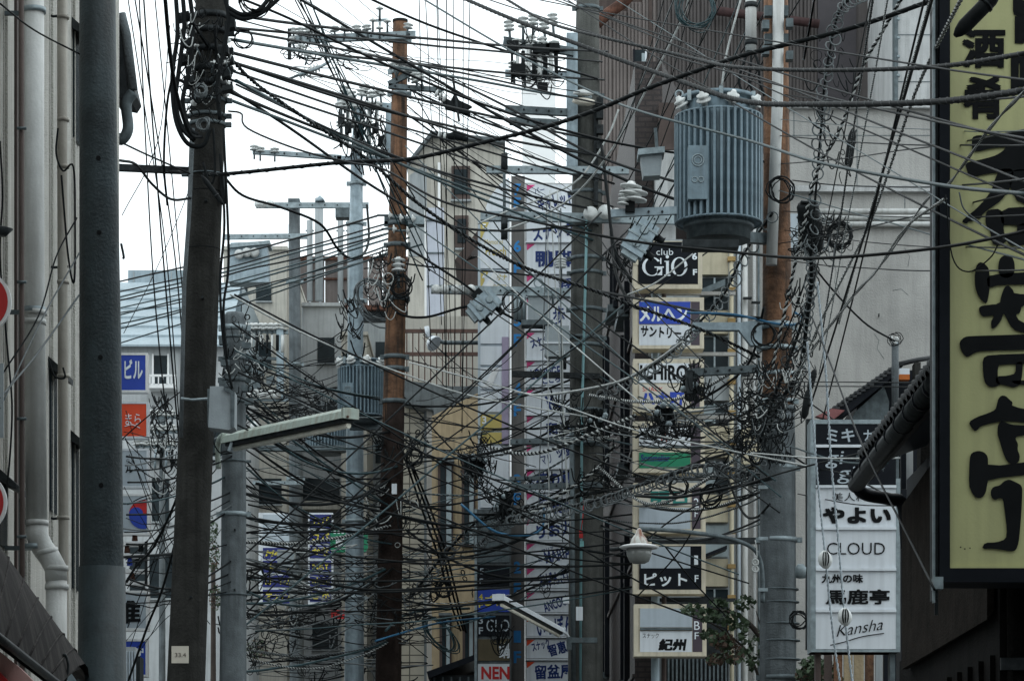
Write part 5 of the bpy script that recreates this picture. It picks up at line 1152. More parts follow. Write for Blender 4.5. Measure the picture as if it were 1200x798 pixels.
# small maple behind the pole
def tree(name, label, base, limbs, clumps, n, Y, group=None):
    t = T(name, label, 'tree', base)
    m_ = MB()
    for pts, r0, r1 in limbs:
        q = smooth([Vector(p) for p in pts], 4); m_.tube(q, [r0+(r1-r0)*i/(len(q)-1) for i in range(len(q))], 7)
    t.part('trunk', m_, bark)
    for mi, (m, share) in enumerate(((leaf_g, .75), (leaf_r, .25))):
        L = MB()
        for i in range(int(n*share)):
            cx, cy, rx, ry = rnd.choice(clumps if mi == 0 else clumps[-3:])
            a = rnd.random()*6.28; rr = math.sqrt(rnd.random()); p = P(cx+rx*rr*math.cos(a), cy+ry*rr*math.sin(a), Y + rnd.gauss(0,.25))
            s_ = rnd.uniform(.018,.036); d = Vector((rnd.gauss(0,1),rnd.gauss(0,1),rnd.gauss(0,.5))).normalized(); e = d.cross(Vector((rnd.gauss(0,1),rnd.gauss(0,1),rnd.gauss(0,1)))).normalized()
            L.add([p - d*s_, p + e*s_*.5, p + d*s_*1.2, p - e*s_*.5, p + d*s_*.4 + e*s_*1.1, p + d*s_*.4 - e*s_*1.1], [(0,1,2,3),(1,4,2),(3,2,5)])
        t.part('foliage', L, m, kind='stuff')
    return t
base = P(905, 1245, 31.2); base.z = 0
tree('maple_tree', 'small maple with green and reddish leaves in front of the lowest box sign', base,
     [([base, P(905,1000,31.3), P(903,820,31.2)], .08, .05), ([P(903,830,31.2),P(896,760,31.2),P(880,732,31.1),P(860,718,31),P(835,712,31)], .045, .008), ([P(903,840,31.2),P(880,770,31.3),P(850,740,31.1),P(820,722,31)], .02, .005), ([P(900,790,31.2),P(893,740,31.2),P(886,715,31)], .015, .004)],
     [(812,713,14,6),(832,720,12,8),(850,722,16,9),(842,706,10,4),(872,706,12,9),(865,730,14,8),(880,745,16,12),(830,742,10,5),(882,770,12,14),(858,765,14,12),(846,750,14,10),(838,772,10,6)], 1050, 31.1)
b2 = P(962, 1245, 29.5); b2.z = 0
tree('shrub', 'dark shrub with small flowers low beneath the white sign stack', b2, [([b2, P(962,1000,29.5), P(965,800,29.5)], .04, .02)], [(952,778,14,10),(965,785,14,12),(945,790,12,8),(975,795,10,8)], 700, 29.4)
b3 = P(250, 1127, 68); b3.z = 0
tree('shrub', 'distant green shrub glimpsed between the two concrete poles', b3, [([b3, P(250,900,68), P(250,660,68)], .1, .05)], [(248,620,8,14),(250,650,8,18),(300,760,14,12),(252,700,7,16)], 900, 68)
# ------------------------------------------------------------- cables: every countable one is an object
def helix(pts, r, off, pitch, ph, per=6):
    """offset curve winding round a path"""
    out = []; d = 0; L = [0]
    for i in range(1, len(pts)): L.append(L[-1] + (pts[i]-pts[i-1]).length)
    n = max(8, int(L[-1]/pitch*per)); n = min(n, 520); j = 0
    for k in range(n+1):
        s_ = L[-1]*k/n
        while j < len(L)-2 and L[j+1] < s_: j += 1
        u = (s_-L[j])/max(1e-6, L[j+1]-L[j]); p = pts[j].lerp(pts[j+1], u); t_ = (pts[j+1]-pts[j]).normalized()
        a = t_.cross(Vector((0,1,0)));
        if a.length < .1: a = Vector((1,0,0))
        a.normalize(); b = t_.cross(a); th = ph + 2*math.pi*s_/pitch
        out.append(p + a*off*math.cos(th) + b*off*math.sin(th))
    return out
NC = 0
def cable(pts, w_=1.5, m=None, label='thin black overhead cable', group=None, style='plain', ring=None, seg=5, sub=6, name='overhead_cable'):
    """pts: [(px,py,Y)...]; w_ width in photo pixels"""
    global NC; NC += 1
    m = m or cab_black; q = smooth([P(*p) for p in pts], sub); Ym = sum(p[2] for p in pts)/len(pts); r = S(w_/2, Ym)
    if style == 'plain':
        return solo(name, MB().tube(q, r, seg), m, label, 'cable', group)
    t = T(name, label, 'cable', q[0], group)
    if style == 'twist':
        for k, mm in enumerate((m, ring or cab_lash)):
            t.part('strand', MB().tube(helix(q, r, r*.62, S(11,Ym), k*math.pi), r*.62, 4), mm)
    elif style == 'wrap':
        t.part('core', MB().tube(q, r, 8), m); t.part('lashing_wire', MB().tube(helix(q, r, r*1.02, S(26,Ym), 0), r*.26, 4), ring or cab_lash)
    elif style == 'rings':
        t.part('core', MB().tube(q, r, 6), m); rr = S(6.5, Ym)
        me = MB().ring((0,0,0), rr, S(.9,Ym), (0,1,0), 14, 5).mesh('hanger_ring', ring or cab_grey)
        L = 0; last = q[0]
        for i in range(1, len(q)):
            d = (q[i]-q[i-1]); n_ = max(1, int(d.length/S(13,Ym)))
            for k in range(n_):
                c = q[i-1].lerp(q[i], k/n_); t.inst('hanger_ring', me, c + Vector((rnd.gauss(0,.012),0,-rr*.55)), (rnd.uniform(-.5,.5), rnd.uniform(-.3,.3), rnd.uniform(-.9,.9)), rnd.uniform(.8,1.15))
    return t
def C(xy, Ya, Yb, **k):
    n = len(xy)-1; return cable([(x, y, Ya + (Yb-Ya)*i/n) for i, (x, y) in enumerate(xy)], **k)
# --- the ones that read singly
C([(530,-8),(600,22),(700,60),(790,92),(870,118),(960,122),(1095,119),(1215,104)], 29, 14, w_=5.5, style='wrap', label='thickest lashed cable sweeping across the upper right before the big sign')
C([(585,-6),(640,25),(700,42),(800,65),(860,78),(960,82),(1095,78),(1215,60)], 28.5, 14, w_=4, style='wrap', label='second thick lashed cable just above the thickest one at upper right')
C([(485,-8),(600,60),(700,110),(760,133),(880,165),(960,190),(1100,216),(1215,228)], 31, 12.5, w_=3.2, m=cab_teal, label='dark teal cable descending from top centre across the transformer')
C([(142,197),(230,203),(270,203),(400,190),(480,186),(560,168),(640,148),(700,128),(760,103),(830,78),(880,62),(1000,32),(1110,-6)], 26.5, 20, w_=5, style='wrap', label='heavy sagging black cable running from the leaning pole up to the top right')
C([(262,60),(300,98),(360,140),(430,186),(490,238),(560,285),(620,315),(690,338),(740,357),(820,385),(890,418)], 26, 30, w_=4, style='twist', label='thick black twisted cable descending diagonally from the leaning pole to the spliced pole')
C([(268,130),(283,133),(290,150),(350,175),(410,190),(450,198),(520,236),(620,258),(740,282),(870,296),(960,302),(1100,290),(1215,268)], 26, 13, w_=3, label='black cable stepping down from the leaning pole and passing over the club sign')
C([(262,206),(285,229),(330,243),(375,262),(395,290),(410,302),(425,298),(432,280),(430,240)], 40, 45, w_=3.2, label='thick black cable drooping in a deep loop onto the steel equipment pole')
C([(455,352),(470,368),(500,371),(540,360),(565,357)], 40, 39.3, w_=3, label='thick cable looping from the wooden pole to the tilted line switch')
C([(470,308),(520,314),(580,318),(620,322)], 40, 39.5, w_=2.2, label='short cable running level right of the rusty wooden pole')
C([(193,-6),(199,60),(207,110),(222,155),(236,160)], 24, 25.8, w_=5, label='very thick black cable curving down into the top of the leaning pole')
C([(205,78),(196,120),(192,190),(196,240)], 25, 26, w_=3, label='black cable hanging left of the leaning pole top')
C([(122,186),(142,188),(160,193),(178,215),(200,233),(223,232)], 22, 25.7, w_=3.4, label='black cable sagging into the leaning pole below the dark bar')
C([(118,160),(142,167),(170,180),(222,203)], 22, 25.7, w_=2.5, label='black cable slanting down from the steel pole to the leaning pole')
solo('steel_bar', MB().beam(P(136,196,26.2), P(224,200,26.2), .06, .055), darkmetal, 'dark steel bar between the broad steel pole and the leaning pole', 'steel bar')
C([(0,4),(40,35),(93,63)], 13, 13.9, w_=2.2, label='black cable crossing the upper left panel wall')
C([(0,466),(45,412),(93,345)], 13, 13.9, w_=2.5, m=cab_grey, label='grey cable rising across the left wall beside the upper red sign')
C([(0,478),(50,372),(93,296)], 13, 13.9, w_=2, m=cab_grey, label='second grey cable rising steeper across the left wall')
C([(4,436),(45,370),(66,300),(90,255)], 13.2, 13.9, w_=2, label='black cable rising steeply across the thick grey downpipe')
C([(142,515),(170,490),(212,458)], 26, 26, w_=1.6, label='black cable rising past the orange sign to the leaning pole')
C([(142,690),(160,662),(180,640),(205,588),(212,560)], 28, 26, w_=3, label='black cable climbing steeply left of the leaning pole, low down')
C([(150,798),(172,735),(190,690),(208,625)], 28, 26, w_=3, label='lowest steep black cable left of the leaning pole')
C([(142,652),(180,650),(205,648)], 30, 26, w_=3.5, label='thick level black cable between the sign rack and the leaning pole')
C([(145,390),(190,300),(250,150)], 34, 30, w_=1, label='hair thin wire rising steeply behind the leaning pole', m=cab_grey)
for k, (a, b) in enumerate(((149,190),(157,201),(168,188),(181,208),(163,176))):
    C([(a,-8),((a+b)/2-1,120),(b+4,290+k*10),(b+22,520)], 27, 27, w_=1.5+.3*(k%3), label=['leftmost','second','third','fourth','rightmost'][[0,1,3,4,2][k]]+' of the thin wires falling steeply left of the leaning pole', group='steep wires left of the leaning pole')
C([(143,252),(185,165),(199,30)], 27, 25, w_=1.2, label='fine wire leaning up to the right behind the steel pole')
for k, (pts, lb) in enumerate((([(214,-8),(216,30),(210,80),(206,120),(214,150),(228,165)],'first heavy cable of the bundle down the left side of the leaning pole'),
   ([(222,-8),(226,30),(222,80),(214,120),(222,150),(232,158)],'second heavy cable of the bundle hugging the leaning pole'),
   ([(206,-8),(208,40),(202,90),(206,140),(220,168),(238,170),(246,150)],'outermost heavy looping cable left of the leaning pole'),
   ([(262,-8),(268,20),(262,60),(255,100),(258,140)],'heavy cable running down the right side of the leaning pole'),
   ([(238,190),(246,215),(252,200),(250,150)],'short black loop on the face of the leaning pole'),
   ([(268,14),(285,22),(305,16),(325,0),(330,-8)],'fat cable bundle curving up right from the leaning pole top'),
   ([(266,8),(284,17),(303,12),(320,-8)],'second fat cable curving up right from the leaning pole top'),
   ([(258,180),(263,260),(258,330),(262,400),(272,455)],'black cable hanging down the right edge of the leaning pole'),
   ([(262,150),(268,300),(262,360),(266,420)],'limp black flat cable beside the leaning pole above the box'))):
    C(pts, 25.6, 25.6, w_=5.5 if k < 4 or k in (5,6) else 3.2, label=lb)
for pts, Ya, Yb, w_, lb in (
   ([(340,-8),(430,45),(520,98),(610,150),(700,196),(800,236),(910,262)], 33, 30, 3.6, 'thick black cable falling from the top edge past the wooden pole to the orange pole'),
   ([(272,-6),(340,22),(440,70),(560,120),(690,160),(800,180),(905,190)], 28, 30, 3.2, 'thick black cable crossing the upper sky to the transformer'),
   ([(455,70),(520,90),(600,128),(690,178),(790,212),(905,236)], 39, 30, 3.2, 'thick black cable from the wooden pole top down to the orange pole'),
   ([(480,105),(560,140),(650,170),(690,180)], 39.5, 39.8, 2.8, 'short thick cable between the strain clamp and the concrete pole'),
   ([(420,-8),(500,28),(600,62),(700,92)], 36, 39, 3, 'thick cable leaving the top edge toward the switch pole'),
   ([(262,100),(340,150),(440,220),(520,262),(600,270),(690,262)], 26, 39.6, 3.2, 'thick cable sagging from the leaning pole over the gabled building'),
   ([(470,285),(540,330),(600,372),(680,395)], 39.5, 39.6, 3, 'thick cable sagging right of the wooden pole below the insulator row'),
   ([(274,470),(340,500),(400,512),(460,505)], 34, 40, 3.4, 'thick black cable sagging under the fluorescent lamp'),
   ([(274,575),(350,590),(410,585),(460,560)], 34, 40, 4, 'thick black cable crossing before the blue bar signs'),
   ([(274,655),(350,675),(430,690),(520,688),(600,680)], 34, 41, 3.4, 'long thick cable running low across the wooden pole foot')):
    C(pts, Ya, Yb, w_=w_, label=lb)
# diagonal twisted pair and chains at right
C([(1060,-8),(1035,35),(1010,80),(985,150),(958,200),(940,270),(925,340),(905,430)], 26, 29, w_=4, style='twist', ring=cab_pale, label='twisted cable diving steeply in front of the grey facade to the spliced pole')
C([(1130,-8),(1100,50),(1072,110),(1045,190),(1020,260),(990,320),(960,380),(930,450)], 15, 29, w_=3.6, style='twist', ring=cab_pale, label='speckled twisted cable crossing the top left corner of the yellow sign')
C([(1212,95),(1160,150),(1112,215),(1085,235),(1040,300),(990,360),(930,440)], 12, 27, w_=3.2, style='twist', ring=cab_pale, label='speckled twisted cable slanting across the yellow sign above the largest character')
C([(1108,232),(1060,268),(1025,320),(1000,345),(950,410)], 14.3, 29, w_=2.6, style='twist', ring=cab_pale, label='lower twisted cable leaving the yellow sign frame toward the pole')
C([(1010,-8),(985,10),(972,60),(965,110),(963,140),(958,200),(950,300)], 27, 28, w_=3, style='rings', label='cable hung in dark rings falling before the grey facade')
C([(950,290),(951,330),(945,380),(938,430),(915,470),(900,505)], 28, 29.4, w_=5, style='rings', label='thick ringed cable bundle crawling down beside the orange pole')
C([(955,310),(945,360),(925,420),(905,470),(890,520)], 28.5, 29.3, w_=4, style='rings', ring=cab_lash, label='second ringed bundle hugging the orange pole above the concrete')
C([(905,250),(870,300),(848,345),(815,382),(800,400),(770,425),(700,462)], 29.6, 38, w_=3, style='rings', label='ringed cable drooping left from the spliced pole over the box signs')
C([(800,400),(760,428),(720,448),(640,462),(600,458)], 29.6, 39, w_=3, m=cab_pale, label='bright pale cable sweeping left from the box signs to the number column')
C([(560,640),(590,610),(640,600),(700,585),(760,565),(830,545),(895,560)], 42, 30, w_=3, style='rings', label='low ringed cable running between the concrete pole and spliced pole')
C([(480,700),(520,650),(560,610),(600,598),(640,590),(700,575)], 41, 39, w_=3, style='rings', label='ringed cable climbing from the lower wooden pole across the ochre wall')
C([(745,700),(800,640),(840,560),(880,480),(925,380),(950,310)], 34, 28.5, w_=2, label='black cable rising steeply from the lower box signs to the ringed bundle')
C([(600,612),(640,590),(700,548),(720,520)], 39.3, 39, w_=4, style='twist', ring=cab_pale, label='speckled twisted cable rising across the flower name panel')
C([(563,519),(600,530),(640,528),(700,505),(745,486)], 41, 37, w_=4, style='twist', ring=cab_pale, label='bold speckled cable sagging from the tower crossarm to the right')
C([(690,462),(745,470),(800,465),(850,440),(905,400)], 39, 30, w_=3.5, style='twist', ring=cab_pale, label='speckled cable sagging below the ICHIRO sign')
C([(700,545),(760,590),(830,560),(900,505)], 39, 29.6, w_=3.5, style='twist', ring=cab_pale, label='speckled cable in a deep belly between the concrete pole and spliced pole')
C([(480,424),(560,445),(640,468),(740,502),(830,522),(960,548)], 38, 28, w_=1.8, m=cab_pale, label='pale thin cable running down right below the tower and past the green sign')
C([(560,300),(640,375),(700,428),(760,480),(800,520)], 38, 36, w_=1.8, m=cab_pale, label='pale straight wire crossing the sign tower diagonally')
C([(735,345),(770,330),(812,297)], 31, 31, w_=2, m=cab_pale, label='white wire slanting across the club sign')
C([(270,345),(330,378),(400,410),(480,440),(560,465),(700,490)], 33, 39, w_=2, m=cab_pale, label='pale cable sagging right from the short concrete pole')
C([(560,262),(600,245),(640,230),(680,208),(712,160),(725,128)], 39.4, 39, w_=2.4, m=cab_pale, label='pale jumper cable curving up across the top of the sign tower')
C([(590,270),(640,250),(680,222),(720,170),(760,100),(800,20),(808,-8)], 39.4, 34, w_=2.4, m=cab_pale, label='pale cable rising from the tower crossarm to the top edge')
C([(878,95),(850,-8)], 30, 30, w_=2.6, m=cab_pale, label='straight pale strand leaning down to the transformer lid') if False else None
C([(846,100),(852,60),(870,-8)], 30, 30, w_=2.6, m=cab_pale, label='straight pale strand leaning down to the transformer lid')
C([(540,590),(580,622),(620,626),(636,615),(637,590)], 39, 39.5, w_=3, m=cab_blue, label='bright blue cable curling up below the flower name panel')
C([(440,750),(480,738),(520,728),(580,722)], 39, 42, w_=2.5, m=cab_blue, label='blue cable running level near the foot of the wooden pole')
C([(452,738),(470,722),(500,714),(550,712)], 39.4, 42, w_=3, m=cab_teal, label='second blue cable looping off the wooden pole foot')
C([(805,366),(860,368),(905,378),(932,380),(940,372),(932,366)], 30, 29, w_=3, m=cab_blue, label='blue cable ending in a hook at the orange pole')
C([(700,340),(760,352),(830,366),(890,372)], 37, 29.6, w_=3.2, label='thick black cable passing between the club and katakana box signs')
C([(700,275),(745,340),(820,420),(905,500)], 38, 29.6, w_=1.6, label='thin black wire crossing the box signs diagonally')
C([(705,170),(712,230),(720,290),(740,330)], 39, 38, w_=4, label='thick black cable hugging the right side of the concrete pole')
C([(716,270),(722,320),(740,356),(760,362)], 39, 37, w_=4, m=rubber, label='dark loop of cable leaving the concrete pole at club sign height')
C([(895,360),(880,420),(850,450),(800,480),(745,512)], 29.6, 33, w_=3.2, label='black cable swinging left off the spliced pole over the green sign')
C([(905,480),(880,520),(820,540),(745,568),(700,575)], 29.6, 39, w_=3.4, label='heavy black cable sloping left under the green box sign')
C([(745,580),(790,582),(840,574),(905,560)], 33.2, 29.6, w_=4, label='thick level cable across the green lettered box sign')
C([(845,540),(868,596),(885,606),(902,590)], 32, 29.5, w_=3, label='black U shaped cable hanging by the concrete lower pole')
C([(700,655),(745,640),(800,600),(895,560),(1050,520)], 38, 25, w_=2, label='black cable crossing the street from the bell lamp to the white sign')
C([(780,640),(812,680),(850,720)], 29, 30.5, w_=2, label='black wire slanting down right from the bell lamp to the maple')
C([(952,372),(975,430),(1010,520),(1060,620),(1095,690)], 26, 15, w_=2.4, label='black cable slanting down across the two black name panels')
C([(1050,400),(1010,375),(960,320),(945,290)], 29.4, 28, w_=2.4, label='black service cable running up left from the rear roof mast')
C([(935,545),(990,555),(1050,585)], 28, 24, w_=2.2, label='black cable sagging across the italic letter panel')
C([(880,530),(960,536),(1062,536)], 27, 23, w_=1.8, m=cab_pale, label='pale level wire over the black name panel')
C([(935,578),(1000,590),(1052,592)], 28, 24, w_=1.4, label='thin wire across the upper white name panel')
for y in (447, 452): C([(925,y),(980,y),(1085,y+1)], 28, 22, w_=1.3, label=('upper' if y==447 else 'lower')+' of two thin level wires across the grey facade above the tiled roofs', group='pair of level wires above the tiled roofs')
C([(925,522),(985,540),(1040,542)], 28, 23, w_=2.2, m=cab_teal, label='teal service wire reaching the rear roof')
C([(1108,228),(1116,300),(1135,318),(1160,302),(1170,285)], 14.2, 14.2, w_=1.8, label='thin wire drooping in a loop over the yellow sign below the top character')
C([(1124,225),(1130,245),(1150,262)], 14.2, 14.2, w_=2, m=cab_grey, label='short frayed wire end on the yellow sign')
# guy strands with egg insulators
for pts, (ix, iy), lab in (([(946,400),(951,470),(958,560),(966,640),(976,740),(986,810)], (967,655), 'pale guy strand with an egg insulator left of the CLOUD lettering'),
                      ([(958,330),(968,440),(974,540),(983,640),(990,722),(1000,810)], (990,722), 'second pale guy strand with an egg insulator over the italic name panel')):
    t = cable([(a,b,25.5) for a,b in pts], w_=2.6, m=mat('guy_wire',(.33,.38,.41),.5,.3) if 'guy_wire' not in MATS else MATS['guy_wire'], ring=panelg, style='twist', label=lab, name='guy_wire')
    g = t
    c = P(ix, iy, 25.4); e_ = g.part('egg_insulator', MB().lathe(c, [(-.075,.012),(-.06,.035),(-.03,.055),(0,.06),(.03,.055),(.06,.035),(.075,.012)], (.15,0,-1), 16), porc)
    for k in (-1,0,1): g.part('groove', MB().ring(c, .062, .006, (1,.4*k,0), 18, 4, squash=1.1), rubber, e_)

# --- families of look-alike lines
BM = [cab_black]*7 + [rubber]*2 + [cab_teal]*2 + [cab_grey]
ORD = ['','second','third','fourth','fifth','sixth','seventh','eighth','ninth','tenth','eleventh','twelfth','thirteenth','fourteenth','fifteenth','sixteenth','seventeenth','eighteenth','nineteenth','twentieth','twenty-first','twenty-second','twenty-third','twenty-fourth','twenty-fifth','twenty-sixth','twenty-seventh','twenty-eighth','twenty-ninth','thirtieth']
def fam(n, A, B, sag, wr, label, group, mats=BM, twist=0, jit=3):
    for i in range(n):
        u = (i + rnd.random())/n; u2 = min(1, max(0, u + rnd.gauss(0,.12)))
        if rnd.random() < .12: u2 = rnd.random()
        top = abs(A[3]-A[2]) < 5
        x0, y0 = (A[0] + (A[1]-A[0])*u if top else rnd.uniform(A[0],A[1])), A[2] + (A[3]-A[2])*u; x1, y1 = rnd.uniform(B[0],B[1]), B[2] + (B[3]-B[2])*u2
        sg = rnd.uniform(*sag); K = 7
        pts = [(x0+(x1-x0)*k/K + rnd.gauss(0,.3), y0+(y1-y0)*k/K + 4*sg*(k/K)*(1-k/K) + (rnd.gauss(0,.5) if 0<k<K else 0), A[4]+(B[4]-A[4])*k/K) for k in range(K+1)]
        wd = rnd.uniform(*wr)*1.27; k_ = i if top or A[3] > A[2] else n-1-i
        lb = label + ', ' + ((ORD[k_]+' from the left at its upper end' if k_ else 'leftmost at its upper end') if top else (ORD[k_]+' from the top at its left end' if k_ else 'topmost at its left end'))
        cable(pts, w_=wd, m=rnd.choice(mats), label=lb, group=group, style='twist' if rnd.random() < twist else 'plain', ring=cab_pale if rnd.random() < .5 else cab_grey, seg=5, sub=4)
fam(15, (258,278,10,120,26), (690,720,60,285,40), (-4,14), (1.1,2.9), 'sky line from the leaning pole', 'lines across the sky from the leaning pole')
fam(7, (300,640,-72,-70,36), (1225,1260,100,330,11.5), (0,24), (.9,1.7), 'line slanting right over the transformer', 'slanting lines from the top edge to the right')
fam(10, (100,140,330,405,50), (440,500,252,290,41), (2,10), (1.3,2), 'fine line past the pale roof', 'parallel lines before the pale roof', [cab_teal, cab_black])
fam(17, (269,280,395,540,34), (440,470,460,640,40), (4,38), (.8,2.3), 'sagging line right of the short pole', 'lines from short pole to wooden pole')
fam(15, (269,280,560,790,34), (440,475,540,750,40), (2,32), (.9,2.8), 'low line right of the short pole', 'rising lines at lower left', twist=.1)
fam(14, (142,150,520,720,32), (268,280,500,700,34), (2,18), (1.1,2.0), 'line behind the leaning pole', 'lines behind the leaning pole')
fam(21, (445,475,450,740,40), (680,700,430,680,40), (6,42), (.8,2.5), 'line right of the wooden pole', 'lines from wooden pole to concrete pole', twist=.12)
fam(19, (690,705,430,625,40), (900,925,450,600,30), (8,56), (.9,2.5), 'line from concrete to spliced pole', 'lines from concrete pole to spliced pole', twist=.2)
fam(6, (269,280,340,520,33), (740,900,520,760,34), (0,16), (1.2,2.0), 'long line descending across the street', 'long descending lines across the street')
fam(5, (269,280,760,640,34), (660,900,360,240,38), (0,10), (1.2,2.0), 'long line climbing across the street', 'long climbing lines across the street', [cab_teal, cab_black])
fam(10, (905,930,110,320,30), (1225,1260,110,320,11), (0,12), (.8,1.7), 'level line toward the yellow sign', 'level lines over the grey facade')
fam(11, (790,985,-72,-70,30), (700,770,150,330,37), (-4,6), (1.0,1.8), 'wire slanting before the brown siding', 'wires slanting before the brown siding')
fam(8, (480,560,-72,-70,36), (500,545,380,520,40), (-2,3), (.7,1.1), 'steep wire before the gabled building', 'steep wires before the gabled building')
fam(6, (300,340,-72,-70,36), (470,520,230,330,40), (-2,8), (1.0,1.7), 'wire slanting left of the wooden pole', 'slanting wires left of the wooden pole')
fam(6, (930,990,330,520,28), (1030,1190,-72,-70,15), (2,12), (1.2,2.6), 'steep cable before the grey facade', 'steep cables before the grey facade', twist=.4)
fam(5, (640,675,215,250,39), (630,668,600,640,39.3), (0,3), (.9,1.2), 'vertical cord before the name tower', 'vertical cords before the name tower', [cab_grey, cab_pale, cab_grey])
fam(8, (470,480,60,140,40), (590,700,100,320,40), (0,8), (.9,1.5), 'fine wire right of the wooden pole', 'fine wires right of the wooden pole')
fam(6, (470,490,140,300,36), (900,1000,500,600,29), (-6,14), (1.2,1.8), 'diagonal wire crossing the sign tower', 'diagonal wires over the tower and box signs')
# long level lines low in the frame
fam(10, (285,300,560,740,36), (740,760,540,700,38), (4,16), (1.2,2.6), 'low line across the ochre building', 'low level lines across the centre')

# --- coils of spare cable and tangles nobody could count
def coil(cx, cy, Y, r, n, label, m=None, sq=1.0, group=None):
    mb = MB()
    for k in range(n):
        mb.ring(P(cx+rnd.gauss(0,1.2), cy+rnd.gauss(0,1.2), Y+rnd.gauss(0,.02)), S(r*rnd.uniform(.85,1.1),Y), S(rnd.uniform(.6,1.0),Y), (rnd.gauss(0,.35),1,rnd.gauss(0,.25)), 22, 5, jit=.003, squash=sq*rnd.uniform(.85,1.15))
    return solo('cable_coil', mb, m or cab_black, label, 'cable coil', group, loc=P(cx,cy,Y))
coil(895,392,29.2,14,4,'coil of spare cable hung on the orange pole at the bracket')
coil(795,570,33,11,3,'coil hanging over the green lettered box sign')
coil(833,580,32,14,6,'thick coil left of the concrete lower pole', sq=.8)
coil(915,222,29,14,6,'coil of cable on the pole level with the transformer base')
coil(815,10,30,24,9,'large loop of dark cable hanging at the top above the transformer', cab_teal)
coil(300,-2,25.6,20,7,'bundle of thick cable loops at the top right of the leaning pole')
coil(520,690,41,9,5,'upright coil hanging on the ochre wall')
coil(517,742,41,12,5,'tall coil of green black cable low on the ochre wall', cab_teal, 2.2)
coil(286,45,26,10,2,'thin wire ring in the sky beside the leaning pole')
coil(440,352,40,20,6,'big looped cables left of the rusty wooden pole', cab_grey, 1.5)
coil(470,335,39.6,12,5,'dark looped wires on the rusty wooden pole')
coil(937,725,29.4,10,5,'small coil beside the concrete lower pole under the meter')
coil(985,275,28,14,6,'loose coil below the black splice closures before the grey pipes')
coil(600,352,39.3,12,3,'thin looped leads under the tilted switch')
coil(725,300,38.9,16,5,'wide looped leads under the left switch of the club sign', cab_black, .8)
coil(485,535,39.8,10,4,'ring of cable beside the lower wooden pole')
coil(236,105,25.4,6.5,5,'grey silvery wire coil on the leaning pole', cab_grey)
coil(238,145,25.3,7,5,'short silvery wire loops near the collar of the leaning pole', cab_grey)
NT = 0
def tangle(cx, cy, rx, ry, Y, n, label, mats=(cab_black,), w_=(.7,1.8), ln=(14,46), dp=.35, rings=4, grav=.3):
    mb = MB()
    for i in range(n):
        a = rnd.random()*6.28; q = math.sqrt(rnd.random()); x = cx+rx*q*math.cos(a); y = cy+ry*q*math.sin(a); d = Y + rnd.gauss(0,dp)
        kd = rnd.random(); r_ = S(rnd.uniform(*w_)/2,Y)
        hx, hy = cx+rnd.gauss(0,rx*.28), cy+rnd.gauss(0,ry*.42)
        if kd < .42 and rx > 31:                        # long slack loop out from the knot and back
            ex = cx + rnd.choice((-1,1))*rx*rnd.uniform(.35,1.25); ey = hy + rnd.gauss(2,ry*.22); w2 = rnd.gauss(4,3); sg = rnd.uniform(0,6)
            pts = [P(hx,hy,d), P(hx*.6+ex*.4,hy*.6+ey*.4+sg,d), P(hx*.15+ex*.85,hy*.15+ey*.85+sg,d), P(ex,ey+w2*.5,d+.02), P(hx*.2+ex*.8,hy*.2+ey*.8+w2+sg,d+.03), P(hx*.65+ex*.35,hy*.65+ey*.35+w2*1.6+sg,d), P(hx+rnd.gauss(0,3),hy+w2,d)]
        elif kd < .88:                      # drip loop
            L = rnd.uniform(4,20); h = rnd.uniform(5,20); K = 6; lean = rnd.gauss(0,1)
            pts = [P(x+(k/K-.5)*L+lean*math.sin(math.pi*k/K)*3, y-h*.5+h*math.sin(math.pi*k/K)**.7+k*lean*.6, d) for k in range(K+1)]
        else:                               # tail curling down
            an = rnd.gauss(1.57,.5); pts = [P(x,y,d)]
            for k in range(4): an += rnd.gauss(0,.35); L = rnd.uniform(2,5); x += math.cos(an)*L; y += math.sin(an)*L; pts.append(P(x,y,d))
        mb.tube(smooth(pts,3), r_, 4)
    for i in range(rings):
        a = rnd.random()*6.28; q = math.sqrt(rnd.random())
        mb.ring(P(cx+rx*q*math.cos(a), cy+ry*q*math.sin(a), Y+rnd.gauss(0,dp*.5)), S(rnd.uniform(2.5,7),Y), S(rnd.uniform(.4,.8),Y), (rnd.gauss(0,.8),1,rnd.gauss(0,.5)), 14, 4)
    return solo('wire_tangle', mb, mats[0], label, 'wire tangle', kind='stuff', loc=P(cx,cy,Y))
